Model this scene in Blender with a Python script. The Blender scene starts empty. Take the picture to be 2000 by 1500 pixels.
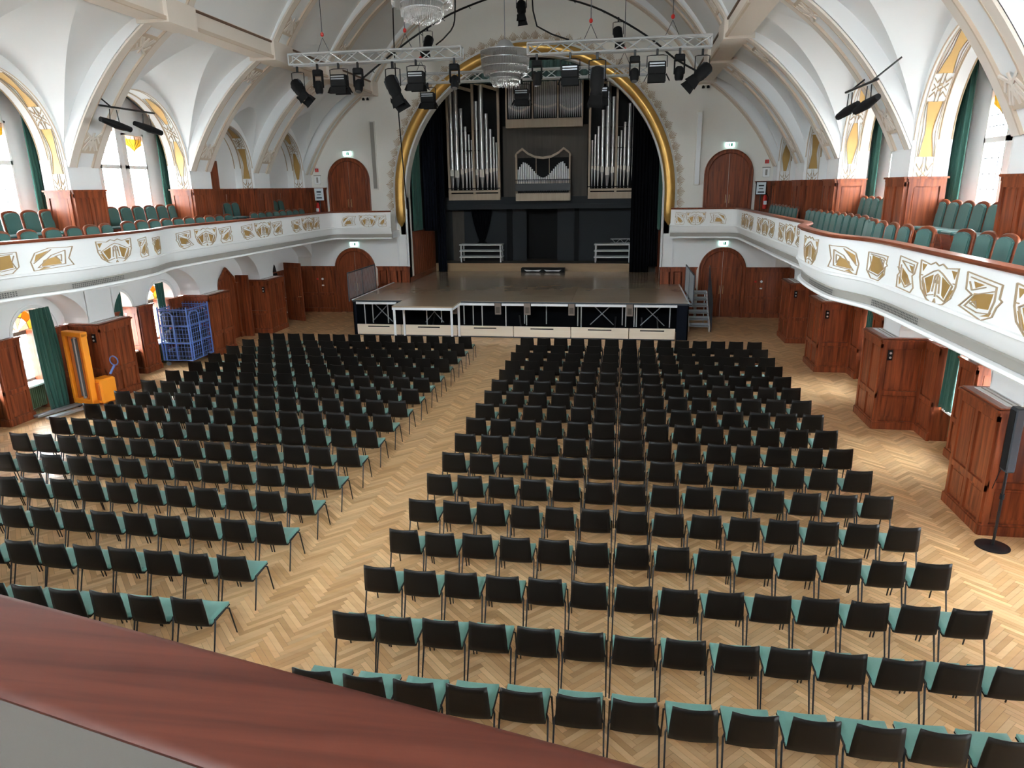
import bpy, bmesh, math, random
from mathutils import Vector, Matrix
random.seed(7)
PI = math.pi
scene = bpy.context.scene
COL = scene.collection

# ------------------------------------------------------------------ camera
CAM = Vector((3.897, 0.0, 5.322))
F_PX, YAW, PITCH, ROLL = 1361.5, 0.161, 0.2757, -0.015
_fwd = Vector((-math.sin(YAW)*math.cos(PITCH), math.cos(YAW)*math.cos(PITCH), -math.sin(PITCH)))
_right = Vector((math.cos(YAW), math.sin(YAW), 0))
_up = _right.cross(_fwd)
_r = _right*math.cos(ROLL) + _up*math.sin(ROLL)
_u = -_right*math.sin(ROLL) + _up*math.cos(ROLL)
cd = bpy.data.cameras.new('camera')
cam = bpy.data.objects.new('camera', cd)
COL.objects.link(cam)
m = Matrix((_r, _u, -_fwd)).transposed().to_4x4()
m.translation = CAM
cam.matrix_world = m
cd.sensor_width = 36.0
cd.lens = F_PX/2000*36
cd.clip_start = 0.05
cd.clip_end = 300
scene.camera = cam
def project(p):
    d = Vector(p) - CAM
    w = d.dot(_fwd)
    return (1000+F_PX*d.dot(_r)/w, 750-F_PX*d.dot(_u)/w, w)

# ------------------------------------------------------------------ sky, exposure
world = bpy.data.worlds.new('world')
scene.world = world
world.use_nodes = True
bg = world.node_tree.nodes['Background']
# overcast sky above, darker ground and houses below the horizon
_nt = world.node_tree
_tc = _nt.nodes.new('ShaderNodeTexCoord'); _sx = _nt.nodes.new('ShaderNodeSeparateXYZ'); _rp = _nt.nodes.new('ShaderNodeValToRGB')
_mr = _nt.nodes.new('ShaderNodeMapRange'); _mr.inputs[1].default_value = -0.30; _mr.inputs[2].default_value = 0.30
_rp.color_ramp.elements[0].color = (0.17, 0.165, 0.155, 1); _rp.color_ramp.elements[1].color = (0.90, 0.96, 1.0, 1)
_nt.links.new(_tc.outputs['Generated'], _sx.inputs[0]); _nt.links.new(_sx.outputs[2], _mr.inputs[0]); _nt.links.new(_mr.outputs[0], _rp.inputs[0])
_nt.links.new(_rp.outputs[0], bg.inputs[0])
bg.inputs[1].default_value = 50.0
scene.view_settings.view_transform = 'Standard'
scene.view_settings.look = 'None'
scene.view_settings.gamma = 1.0
scene.view_settings.use_curve_mapping = False
scene.view_settings.exposure = 0.52
scene.cycles.max_bounces = 7
scene.cycles.diffuse_bounces = 5
scene.cycles.glossy_bounces = 2
scene.cycles.transmission_bounces = 4
scene.cycles.transparent_max_bounces = 16
scene.cycles.caustics_reflective = False
scene.cycles.caustics_refractive = False
scene.cycles.sample_clamp_indirect = 6.0
scene.cycles.use_denoising = True
scene.cycles.use_adaptive_sampling = True
scene.cycles.adaptive_threshold = 0.2
scene.cycles.adaptive_min_samples = 16
scene.cycles.light_sampling_threshold = 0.03

def portal(name, loc, rot, w, h):
    l = bpy.data.lights.new(name, 'AREA')
    l.shape = 'RECTANGLE'; l.size = w; l.size_y = h
    l.cycles.is_portal = True
    o = bpy.data.objects.new(name, l); COL.objects.link(o)
    o.location = loc; o.rotation_euler = rot
    return o

# ------------------------------------------------------------------ materials
MATS = {}
def mat(name, color, rough=0.6, metal=0.0, spec=0.5, noise=None, bump=None, coat=0.0, sheen=0.0, grain=None, emit=None, alpha=None, attr=None):
    m = bpy.data.materials.new(name); m.use_nodes = True
    nt = m.node_tree; b = nt.nodes['Principled BSDF']
    def N(t, **k):
        n = nt.nodes.new(t)
        for a, v in k.items(): setattr(n, a, v)
        return n
    b.inputs['Base Color'].default_value = (*color, 1)
    b.inputs['Roughness'].default_value = rough
    b.inputs['Metallic'].default_value = metal
    b.inputs['Specular IOR Level'].default_value = spec
    if coat: b.inputs['Coat Weight'].default_value = coat; b.inputs['Coat Roughness'].default_value = 0.15
    if sheen: b.inputs['Sheen Weight'].default_value = sheen
    geo = N('ShaderNodeNewGeometry')
    src = None
    if attr:
        at = N('ShaderNodeAttribute'); at.attribute_name = attr
        src = at.outputs['Color']
    if grain:
        # wood: streaks stretched along one axis of the world
        ax, c2, sc = grain
        mp = N('ShaderNodeMapping'); nt.links.new(geo.outputs['Position'], mp.inputs['Vector'])
        s = [sc, sc, sc]; s['xyz'.index(ax)] = sc*0.06
        mp.inputs['Scale'].default_value = s
        nz = N('ShaderNodeTexNoise'); nz.inputs['Scale'].default_value = 1.0; nz.inputs['Detail'].default_value = 5; nz.inputs['Distortion'].default_value = 0.6
        nt.links.new(mp.outputs[0], nz.inputs['Vector'])
        rp = N('ShaderNodeValToRGB')
        rp.color_ramp.elements[0].position = 0.33; rp.color_ramp.elements[1].position = 0.68
        rp.color_ramp.elements[0].color = (*color, 1); rp.color_ramp.elements[1].color = (*c2, 1)
        nt.links.new(nz.outputs['Fac'], rp.inputs[0])
        if src is not None:
            mx = N('ShaderNodeMix', data_type='RGBA', blend_type='MULTIPLY'); mx.inputs[0].default_value = 1
            nt.links.new(src, mx.inputs[6]); nt.links.new(rp.outputs[0], mx.inputs[7]); src = mx.outputs[2]
        else: src = rp.outputs[0]
    if noise:
        sc, c2 = noise
        nz = N('ShaderNodeTexNoise'); nz.inputs['Scale'].default_value = sc; nz.inputs['Detail'].default_value = 4
        nt.links.new(geo.outputs['Position'], nz.inputs['Vector'])
        mx = N('ShaderNodeMix', data_type='RGBA')
        mx.inputs[6].default_value = (*color, 1); mx.inputs[7].default_value = (*c2, 1)
        if src is not None: nt.links.new(src, mx.inputs[6])
        nt.links.new(nz.outputs['Fac'], mx.inputs[0]); src = mx.outputs[2]
    if src is not None: nt.links.new(src, b.inputs['Base Color'])
    if bump:
        sc, st = bump
        nz = N('ShaderNodeTexNoise'); nz.inputs['Scale'].default_value = sc; nz.inputs['Detail'].default_value = 3
        nt.links.new(geo.outputs['Position'], nz.inputs['Vector'])
        bp = N('ShaderNodeBump'); bp.inputs['Strength'].default_value = st; bp.inputs['Distance'].default_value = 0.02
        nt.links.new(nz.outputs['Fac'], bp.inputs['Height']); nt.links.new(bp.outputs[0], b.inputs['Normal'])
    if emit:
        b.inputs['Emission Color'].default_value = (*emit[0], 1); b.inputs['Emission Strength'].default_value = emit[1]
    MATS[name] = m
    return m
def pane_mat(name, color, gloss=0.06):
    m = bpy.data.materials.new(name); m.use_nodes = True
    nt = m.node_tree; nt.nodes.clear()
    o = nt.nodes.new('ShaderNodeOutputMaterial'); t = nt.nodes.new('ShaderNodeBsdfTransparent'); g = nt.nodes.new('ShaderNodeBsdfGlossy')
    t.inputs[0].default_value = (*color, 1); g.inputs['Roughness'].default_value = 0.1
    mx = nt.nodes.new('ShaderNodeMixShader'); mx.inputs[0].default_value = gloss
    nt.links.new(t.outputs[0], mx.inputs[1]); nt.links.new(g.outputs[0], mx.inputs[2]); nt.links.new(mx.outputs[0], o.inputs[0])
    MATS[name] = m
mat('plaster', (0.87, 0.875, 0.875), 0.85, noise=(0.7, (0.845, 0.85, 0.845)))
mat('plaster_warm', (0.80, 0.78, 0.73), 0.85, noise=(0.8, (0.775, 0.755, 0.705)))
mat('vault', (0.81, 0.82, 0.825), 0.88, noise=(0.5, (0.79, 0.80, 0.805)))
mat('beige', (0.60, 0.49, 0.385), 0.85, noise=(1.2, (0.56, 0.455, 0.355)))
mat('beige_line', (0.40, 0.295, 0.19), 0.8)
mat('rib', (0.72, 0.645, 0.57), 0.88)
mat('gold_leaf', (0.50, 0.31, 0.105), 0.5, metal=0.35, noise=(5, (0.42, 0.25, 0.08)))
mat('gold_roll', (0.70, 0.43, 0.13), 0.32, metal=0.65, noise=(3, (0.52, 0.29, 0.07)))
mat('mahogany', (0.105, 0.022, 0.009), 0.38, spec=0.35, grain=('z', (0.30, 0.075, 0.026), 14), coat=0.06)
mat('mahogany_x', (0.10, 0.022, 0.010), 0.32, grain=('x', (0.235, 0.058, 0.024), 14), coat=0.2)
mat('mahogany_y', (0.115, 0.024, 0.010), 0.3, grain=('y', (0.27, 0.068, 0.026), 14), coat=0.08)
mat('mahogany_rail', (0.045, 0.010, 0.006), 0.45, spec=0.3, grain=('x', (0.095, 0.023, 0.013), 26))
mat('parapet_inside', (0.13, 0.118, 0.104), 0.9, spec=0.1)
mat('parquet', (1, 1, 1), 0.33, spec=0.5, attr='tone', grain=('x', (0.92, 0.89, 0.84), 9))
mat('joint', (0.20, 0.12, 0.06), 0.8)
mat('deck', (0.43, 0.33, 0.235), 0.2, noise=(1.3, (0.37, 0.28, 0.195)), coat=0.3)
mat('birch', (0.86, 0.77, 0.65), 0.5, grain=('x', (0.80, 0.69, 0.56), 8))
mat('oak_step', (0.42, 0.28, 0.15), 0.4, grain=('x', (0.36, 0.23, 0.12), 10))
mat('black', (0.006, 0.006, 0.007), 0.7, spec=0.25)
mat('black_shell', (0.0065, 0.0052, 0.0045), 0.42, spec=0.2)
mat('fan_relief', (0.47, 0.35, 0.235), 0.85)
mat('black_metal', (0.012, 0.012, 0.014), 0.4, metal=0.3)
mat('black_cloth', (0.004, 0.0045, 0.006), 0.95, spec=0.1)
mat('navy_cloth', (0.007, 0.009, 0.015), 0.95, spec=0.1)
mat('green_pad', (0.115, 0.265, 0.225), 0.9, sheen=0.3, noise=(60, (0.10, 0.235, 0.20)))
mat('green_velvet', (0.040, 0.128, 0.112), 0.85, sheen=0.25, noise=(40, (0.034, 0.11, 0.098)))
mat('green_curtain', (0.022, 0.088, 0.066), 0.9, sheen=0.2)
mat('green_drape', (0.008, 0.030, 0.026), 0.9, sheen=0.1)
mat('grey_panel', (0.038, 0.042, 0.047), 0.75, spec=0.2)
mat('grey_strip', (0.32, 0.30, 0.27), 0.7, noise=(2.0, (0.28, 0.26, 0.235)))
mat('grille_dark', (0.08, 0.075, 0.07), 0.7)
mat('alu', (0.60, 0.62, 0.64), 0.35, metal=0.5)
mat('alu_white', (0.82, 0.85, 0.89), 0.45)
mat('steel_dark', (0.06, 0.07, 0.085), 0.45, metal=0.5)
mat('steel_grey', (0.33, 0.35, 0.37), 0.4, metal=0.6)
mat('organ_oak', (0.56, 0.45, 0.33), 0.5, grain=('z', (0.50, 0.39, 0.28), 9))
mat('organ_dark', (0.085, 0.070, 0.055), 0.6, grain=('z', (0.065, 0.052, 0.04), 9))
mat('pipe', (0.62, 0.61, 0.60), 0.28, metal=0.8)
mat('pipe_lip', (0.88, 0.81, 0.72), 0.4)
mat('white', (0.82, 0.83, 0.84), 0.5)
mat('window_white', (0.86, 0.86, 0.84), 0.5)
mat('lead', (0.10, 0.10, 0.11), 0.6)
mat('orange', (0.95, 0.32, 0.02), 0.4)
mat('orange_dark', (0.55, 0.13, 0.01), 0.5)
mat('blue_steel', (0.11, 0.19, 0.50), 0.4)
mat('red', (0.55, 0.02, 0.015), 0.35)
mat('brass', (0.70, 0.55, 0.30), 0.3, metal=0.9)
mat('brown_box', (0.20, 0.155, 0.13), 0.6)
mat('brown_line', (0.13, 0.07, 0.04), 0.7)
mat('radiator', (0.18, 0.25, 0.15), 0.5)
mat('paper', (0.70, 0.78, 0.82), 0.6)
mat('ink', (0.03, 0.05, 0.07), 0.6)
mat('exit_glow', (0.7, 0.95, 0.9), 0.5, emit=((0.62, 1.0, 0.92), 2.2))
mat('exit_green', (0.0, 0.35, 0.2), 0.5)
mat('lens', (0.25, 0.25, 0.26), 0.1, metal=0.4)
mat('packing', (0.02, 0.02, 0.03), 0.8)
pane_mat('crystal', (0.985, 0.985, 0.98), 0.30)
pane_mat('glass_clear', (0.93, 0.96, 0.97))
pane_mat('glass_orange', (0.26, 0.105, 0.018), 0.02)
pane_mat('glass_yellow', (0.26, 0.185, 0.05), 0.02)
pane_mat('glass_red', (0.23, 0.065, 0.018), 0.02)
pane_mat('glass_rose', (0.27, 0.20, 0.16), 0.02)

# ------------------------------------------------------------------ mesh helpers
class MB:
    def __init__(s): s.v = []; s.f = []
    def add(s, vs, fs):
        n = len(s.v); s.v += [tuple(v) for v in vs]; s.f += [tuple(i+n for i in f) for f in fs]; return s
    def box(s, x0, x1, y0, y1, z0, z1):
        if x0 > x1: x0, x1 = x1, x0
        if y0 > y1: y0, y1 = y1, y0
        return s.add([(x0,y0,z0),(x1,y0,z0),(x1,y1,z0),(x0,y1,z0),(x0,y0,z1),(x1,y0,z1),(x1,y1,z1),(x0,y1,z1)],
                     [(0,3,2,1),(4,5,6,7),(0,1,5,4),(1,2,6,5),(2,3,7,6),(3,0,4,7)])
    def bbox(s, x0, x1, y0, y1, z0, z1, b=0.01):
        """box with chamfered edges"""
        bm = bmesh.new(); bmesh.ops.create_cube(bm, size=1)
        for v in bm.verts: v.co = Vector(((x0+x1)/2+v.co.x*(x1-x0), (y0+y1)/2+v.co.y*(y1-y0), (z0+z1)/2+v.co.z*(z1-z0)))
        bmesh.ops.bevel(bm, geom=list(bm.edges), offset=b, segments=1, affect='EDGES')
        return s.bm(bm)
    def bm(s, bm):
        bm.verts.index_update()
        s.add([v.co[:] for v in bm.verts], [[v.index for v in f.verts] for f in bm.faces]); bm.free(); return s
    def tube(s, pts, r, n=6, cap=True, closed=False):
        pts = [Vector(p) for p in pts]; k = len(pts)
        rs = r if isinstance(r, (list, tuple)) else [r]*k
        prev = None; base = len(s.v)
        for i, p in enumerate(pts):
            if closed: t = pts[(i+1) % k]-pts[i-1]
            else: t = pts[min(i+1, k-1)]-pts[max(i-1, 0)]
            t.normalize()
            if prev is None:
                a = Vector((0,0,1)) if abs(t.z) < .9 else Vector((1,0,0))
                nx = t.cross(a).normalized()
            else:
                nx = (prev-t*prev.dot(t)).normalized()
            prev = nx; ny = t.cross(nx)
            for j in range(n):
                an = 2*PI*j/n
                s.v.append(tuple(p+(nx*math.cos(an)+ny*math.sin(an))*rs[i]))
        for i in range(k if closed else k-1):
            for j in range(n):
                a = base+i*n+j; b = base+i*n+(j+1) % n; i2 = (i+1) % k
                c = base+i2*n+(j+1) % n; d = base+i2*n+j
                s.f.append((a, b, c, d))
        if cap and not closed:
            s.f.append(tuple(base+j for j in range(n))[::-1]); s.f.append(tuple(base+(k-1)*n+j for j in range(n)))
        return s
    def lathe(s, prof, n=16, c=(0,0,0), axis='z'):
        base = len(s.v)
        for (r, h) in prof:
            for j in range(n):
                a = 2*PI*j/n
                p = (r*math.cos(a), r*math.sin(a), h)
                if axis == 'y': p = (p[0], p[2], p[1])
                if axis == 'x': p = (p[2], p[0], p[1])
                s.v.append((c[0]+p[0], c[1]+p[1], c[2]+p[2]))
        for i in range(len(prof)-1):
            for j in range(n):
                s.f.append((base+i*n+j, base+i*n+(j+1) % n, base+(i+1)*n+(j+1) % n, base+(i+1)*n+j))
        s.f.append(tuple(base+j for j in range(n))[::-1]); k = len(prof)-1
        s.f.append(tuple(base+k*n+j for j in range(n)))
        return s
    def prism(s, poly, fn0, fn1):
        """poly: list of 2-D points; fn0/fn1 map a point to its two 3-D ends"""
        n = len(poly); b = len(s.v)
        s.v += [tuple(fn0(*p)) for p in poly]+[tuple(fn1(*p)) for p in poly]
        s.f.append(tuple(b+i for i in range(n))); s.f.append(tuple(b+n+i for i in range(n))[::-1])
        for i in range(n): s.f.append((b+i, b+n+i, b+n+(i+1) % n, b+(i+1) % n))
        return s
    def grid(s, rows, flip=False):
        b = len(s.v); n = len(rows[0])
        for r_ in rows: s.v += [tuple(p) for p in r_]
        for i in range(len(rows)-1):
            for j in range(n-1):
                q = (b+i*n+j, b+i*n+j+1, b+(i+1)*n+j+1, b+(i+1)*n+j)
                s.f.append(q[::-1] if flip else q)
        return s
    def ribbon(s, pts, w, fn, closed=False):
        """flat ribbon of width w along 2-D points, mapped by fn(u, v, h)"""
        k = len(pts); P = [Vector(p) for p in pts]
        L = []; R = []
        for i in range(k):
            if closed: a = P[i]-P[i-1]; b = P[(i+1) % k]-P[i]
            else: a = P[i]-P[max(i-1, 0)]; b = P[min(i+1, k-1)]-P[i]
            if a.length < 1e-9: a = b
            if b.length < 1e-9: b = a
            t = (a.normalized()+b.normalized())
            t = t.normalized() if t.length > 1e-6 else a.normalized()
            n = Vector((-t.y, t.x)); c = max(.5, n.dot(Vector((-b.normalized().y, b.normalized().x))))
            L.append(P[i]+n*w/2/c); R.append(P[i]-n*w/2/c)
        for i in range(k if closed else k-1):
            j = (i+1) % k
            self_v = [fn(*L[i], 0), fn(*L[j], 0), fn(*R[j], 0), fn(*R[i], 0), fn(*L[i], 1), fn(*L[j], 1), fn(*R[j], 1), fn(*R[i], 1)]
            s.add(self_v, [(4,5,6,7), (0,1,5,4), (2,3,7,6), (1,2,6,5), (3,0,4,7)])
        return s
    def mesh(s, name, m=None, smooth=None):
        me = bpy.data.meshes.new(name); me.from_pydata(s.v, [], s.f); me.update()
        if m: me.materials.append(MATS[m])
        if smooth is not None:
            for p in me.polygons: p.use_smooth = True
            me.set_sharp_from_angle(angle=math.radians(smooth))
        return me
    def build(s, name, m, parent=None, smooth=None, recalc=False):
        me = s.mesh(name, m, smooth)
        if recalc:
            bm = bmesh.new(); bm.from_mesh(me); bmesh.ops.recalc_face_normals(bm, faces=bm.faces); bm.to_mesh(me); bm.free()
        return link(name, me, parent)
def link(name, data, parent=None, loc=None, rot=None, scale=None):
    o = bpy.data.objects.new(name, data); COL.objects.link(o)
    if parent is not None: o.parent = parent
    if loc is not None: o.location = loc
    if rot is not None: o.rotation_euler = rot
    if scale is not None: o.scale = scale
    return o
def tag(o, label=None, cat=None, group=None, kind=None):
    if label: o['label'] = label
    if cat: o['category'] = cat
    if group: o['group'] = group
    if kind: o['kind'] = kind
    return o
def thing(name, label, cat, loc=(0,0,0), rotz=0, group=None):
    o = bpy.data.objects.new(name, None); COL.objects.link(o)
    o.empty_display_size = 0.1; o.location = loc; o.rotation_euler = (0,0,rotz)
    return tag(o, label, cat, group)
def root(name, label, kind='structure'):
    o = bpy.data.objects.new(name, None); COL.objects.link(o); o.empty_display_size = .1
    return tag(o, label, kind=kind)
def stamp(o, tree):
    """tree: list of (name, mesh, location, rotation, [children])"""
    for t in tree:
        c = link(t[0], t[1], o, t[2] if len(t) > 2 else None, t[3] if len(t) > 3 else None)
        if len(t) > 4: stamp(c, t[4])
ORD = ['first','second','third','fourth','fifth','sixth','seventh','eighth','ninth','tenth','eleventh','twelfth','thirteenth','fourteenth','fifteenth','sixteenth','seventeenth','eighteenth','nineteenth','twentieth']
SIDE = {1: 'right', -1: 'left'}
def lerp(a, b, t): return a+(b-a)*t
def bez(p0, p1, p2, n):
    return [tuple((1-t)**2*a+2*t*(1-t)*b+t*t*c for a, b, c in zip(p0, p1, p2)) for t in [i/n for i in range(n+1)]]
# ================================================================== THE HALL
PU = [(-4.15,-3.05),(0.85,1.95),(5.85,6.95),(10.82,11.92),(15.80,16.87),(20.78,21.92),(24.68,25.85),(28.85,29.6)]
PL = [(a+.04, b+.14) for a, b in PU[:-1]]
BAYS = [(PU[i][1], PU[i+1][0]) for i in range(len(PU)-1)]
YR, YE = -4.2, 29.6
PX = 9.52
ZS = 6.1
def is_window_bay(i): return i <= 4-0 and i <= 4
WIN_BAYS = (1, 2, 3, 4)          # bays with windows; the two next to the stage are blind
def interp(pts, x):
    for (x0, z0), (x1, z1) in zip(pts, pts[1:]):
        lo, hi = min(x0, x1), max(x0, x1)
        if lo <= x <= hi and hi > lo: return z0+(z1-z0)*(x-x0)/(x1-x0)
    return pts[0][1] if abs(x-pts[0][0]) < abs(x-pts[-1][0]) else pts[-1][1]
RIB_LO = bez((PX,5.95), (8.55,7.95), (6.95,9.02), 24)
VAULT_LO = bez((9.7,5.95), (8.9,8.35), (6.95,9.2), 40)
RIB_UP = bez((6.4,9.45), (4.75,12.3), (0,13.5), 24)
VAULT_UP = bez((6.45,9.5), (4.6,12.75), (0,13.85), 32)
def zA(x): return interp(VAULT_LO, x)

# ---- parquet floor: oak strips laid in herringbone columns that run towards the stage
floor_ob = MB().box(-11.2, 11.2, YR-.3, 36.8, -0.10, -0.006).build('floor', 'joint')
tag(floor_ob, 'oak herringbone parquet floor of the hall', kind='structure')
L_, W_ = 0.49, 0.07
def strip_rects():
    n = 7; c = math.cos(PI/4)
    out = []
    # herringbone lattice in the rotated frame (p, q): every strip is L x W
    rng = int(42/W_)
    for i in range(-rng, rng):
        for k in range(-80, 80):
            p0 = i*W_ + k*L_; q0 = i*W_ - k*L_
            # horizontal strip at (p0, q0) and a vertical one beside it
            for (p, q, w, h, o) in ((p0, q0, L_, W_, 0), (p0+L_, q0+W_-L_, W_, L_, 1)):
                cp_, cq_ = p+w/2, q+h/2
                x = (cp_-cq_)*c; y = (cp_+cq_)*c+12
                if -11.0 < x < 11.0 and YR < y < YE: out.append((x, y, o))
    return out
strips = strip_rects()
TONES = [(0.70,0.44,0.225),(0.63,0.38,0.18),(0.78,0.52,0.28),(0.57,0.335,0.155),(0.72,0.47,0.25),(0.66,0.41,0.21)]
def strip_verts(x, y, o, lift):
    a = PI/4 if o == 0 else 3*PI/4
    ux, uy = math.cos(a), math.sin(a); vx, vy = -uy, ux
    hl, hw = L_/2-.0012, W_/2-.0012
    return [(x+ux*i*hl+vx*j*hw, y+uy*i*hl+vy*j*hw, lift*k) for (i, j, k) in ((-1,-1,0),(1,-1,0),(1,1,1),(-1,1,1))]
def tone_of(rnd, o):
    t = rnd.choice(TONES); k = rnd.uniform(.90, 1.10)*(1.06 if o else .95)  # strips of one direction made lighter, their sheen put into the colour
    return tuple(c*k for c in t)
rnd = random.Random(3)
def near_score(s):
    px, py, w = project((s[0], s[1], 0))
    if not (0 < px < 2000 and 600 < py < 1480) or w < 1: return 1e9
    if py > 1170+0.277*px-10: return 1e9                  # behind the balcony rail in front
    free = (-1.35 < s[0] < 0.75) or s[0] > 8.05
    return w + (0 if free else 3.0)
order = sorted(range(len(strips)), key=lambda i: near_score(strips[i]))
single = set(order[:300])
mb = MB(); cols = []
for i, s in enumerate(strips):
    c = tone_of(rnd, s[2]); lift = rnd.uniform(0, .0012)
    if i in single:
        x, y, o = s
        a = PI/4 if o == 0 else 3*PI/4
        vs = strip_verts(x, y, o, lift)
        me = bpy.data.meshes.new('strip')
        lo = [(p[0], p[1], -.008) for p in vs]
        me.from_pydata(vs+lo, [], [(0,1,2,3),(0,4,5,1),(1,5,6,2),(2,6,7,3),(3,7,4,0)]); me.materials.append(MATS['parquet'])
        at = me.color_attributes.new('tone', 'FLOAT_COLOR', 'POINT')
        for d in at.data: d.color = (*c, 1)
        link('parquet_strip', me, floor_ob)
    else:
        mb.add(strip_verts(*s, lift), [(0,1,2,3)]); cols += [c]*4
me = mb.mesh('parquet', 'parquet')
at = me.color_attributes.new('tone', 'FLOAT_COLOR', 'POINT')
at.data.foreach_set('color', [v for c in cols for v in (*c, 1)])
tag(link('parquet_field', me, floor_ob), kind='stuff')

# ---- generic oriented box and wainscot panelling
def obox(mb, O, U, N, u0, u1, n0, n1, z0, z1):
    P = lambda u, n, z: (O[0]+U[0]*u+N[0]*n, O[1]+U[1]*u+N[1]*n, z)
    vs = [P(u0,n0,z0),P(u1,n0,z0),P(u1,n1,z0),P(u0,n1,z0),P(u0,n0,z1),P(u1,n0,z1),P(u1,n1,z1),P(u0,n1,z1)]
    mb.add(vs, [(0,3,2,1),(4,5,6,7),(0,1,5,4),(1,2,6,5),(2,3,7,6),(3,0,4,7)])
def wainscot(parent, O, U, N, w, z0, z1, cols=2, split=.34, base=.16, cap=.10, sub=None, wood='mahogany', low=None):
    """proud frame of stiles and rails round separate panels on one face"""
    fr = MB(); st = .085; h = z1-z0
    zb, zt = z0+base, z1-cap
    obox(fr, O, U, N, -.04, w+.04, 0, .06, z0, zb); obox(fr, O, U, N, -.025, w+.025, 0, .04, zb, zb+.03)
    obox(fr, O, U, N, -.05, w+.05, 0, .07, z1-.04, z1); obox(fr, O, U, N, -.02, w+.02, 0, .045, zt, z1-.04)
    zm = zb+split*(zt-zb)
    rows = [(zb+.03, zm), (zm, zt)] if split else [(zb+.03, zt)]
    if split: obox(fr, O, U, N, 0, w, 0, .042, zm-.05, zm+.05)
    obox(fr, O, U, N, 0, w, 0, .042, zt-.09, zt)
    ncol = [low or cols, cols] if split else [cols]
    for (r0, r1), nc in zip(rows, ncol):
        cw = w/nc
        for k in range(nc+1):
            u = k*cw
            a = max(0, u-st/2 if 0 < k < nc else (0 if k == 0 else w-st)); b = a+st
            obox(fr, O, U, N, a, min(b, w), 0, .040, r0, r1)
        for k in range(nc):
            pb = MB(); a, b = k*cw+st*.9, (k+1)*cw-st*.9
            q0, q1 = r0+.075, r1-.075
            if b-a < .04 or q1-q0 < .04: continue
            obox(pb, O, U, N, a, b, 0, .010, q0, q1)
            obox(pb, O, U, N, a+.035, b-.035, .010, .018, q0+.035, q1-.035)
            pb.build('panel', wood, parent)
    fr.build('frame', wood, parent)

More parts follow.
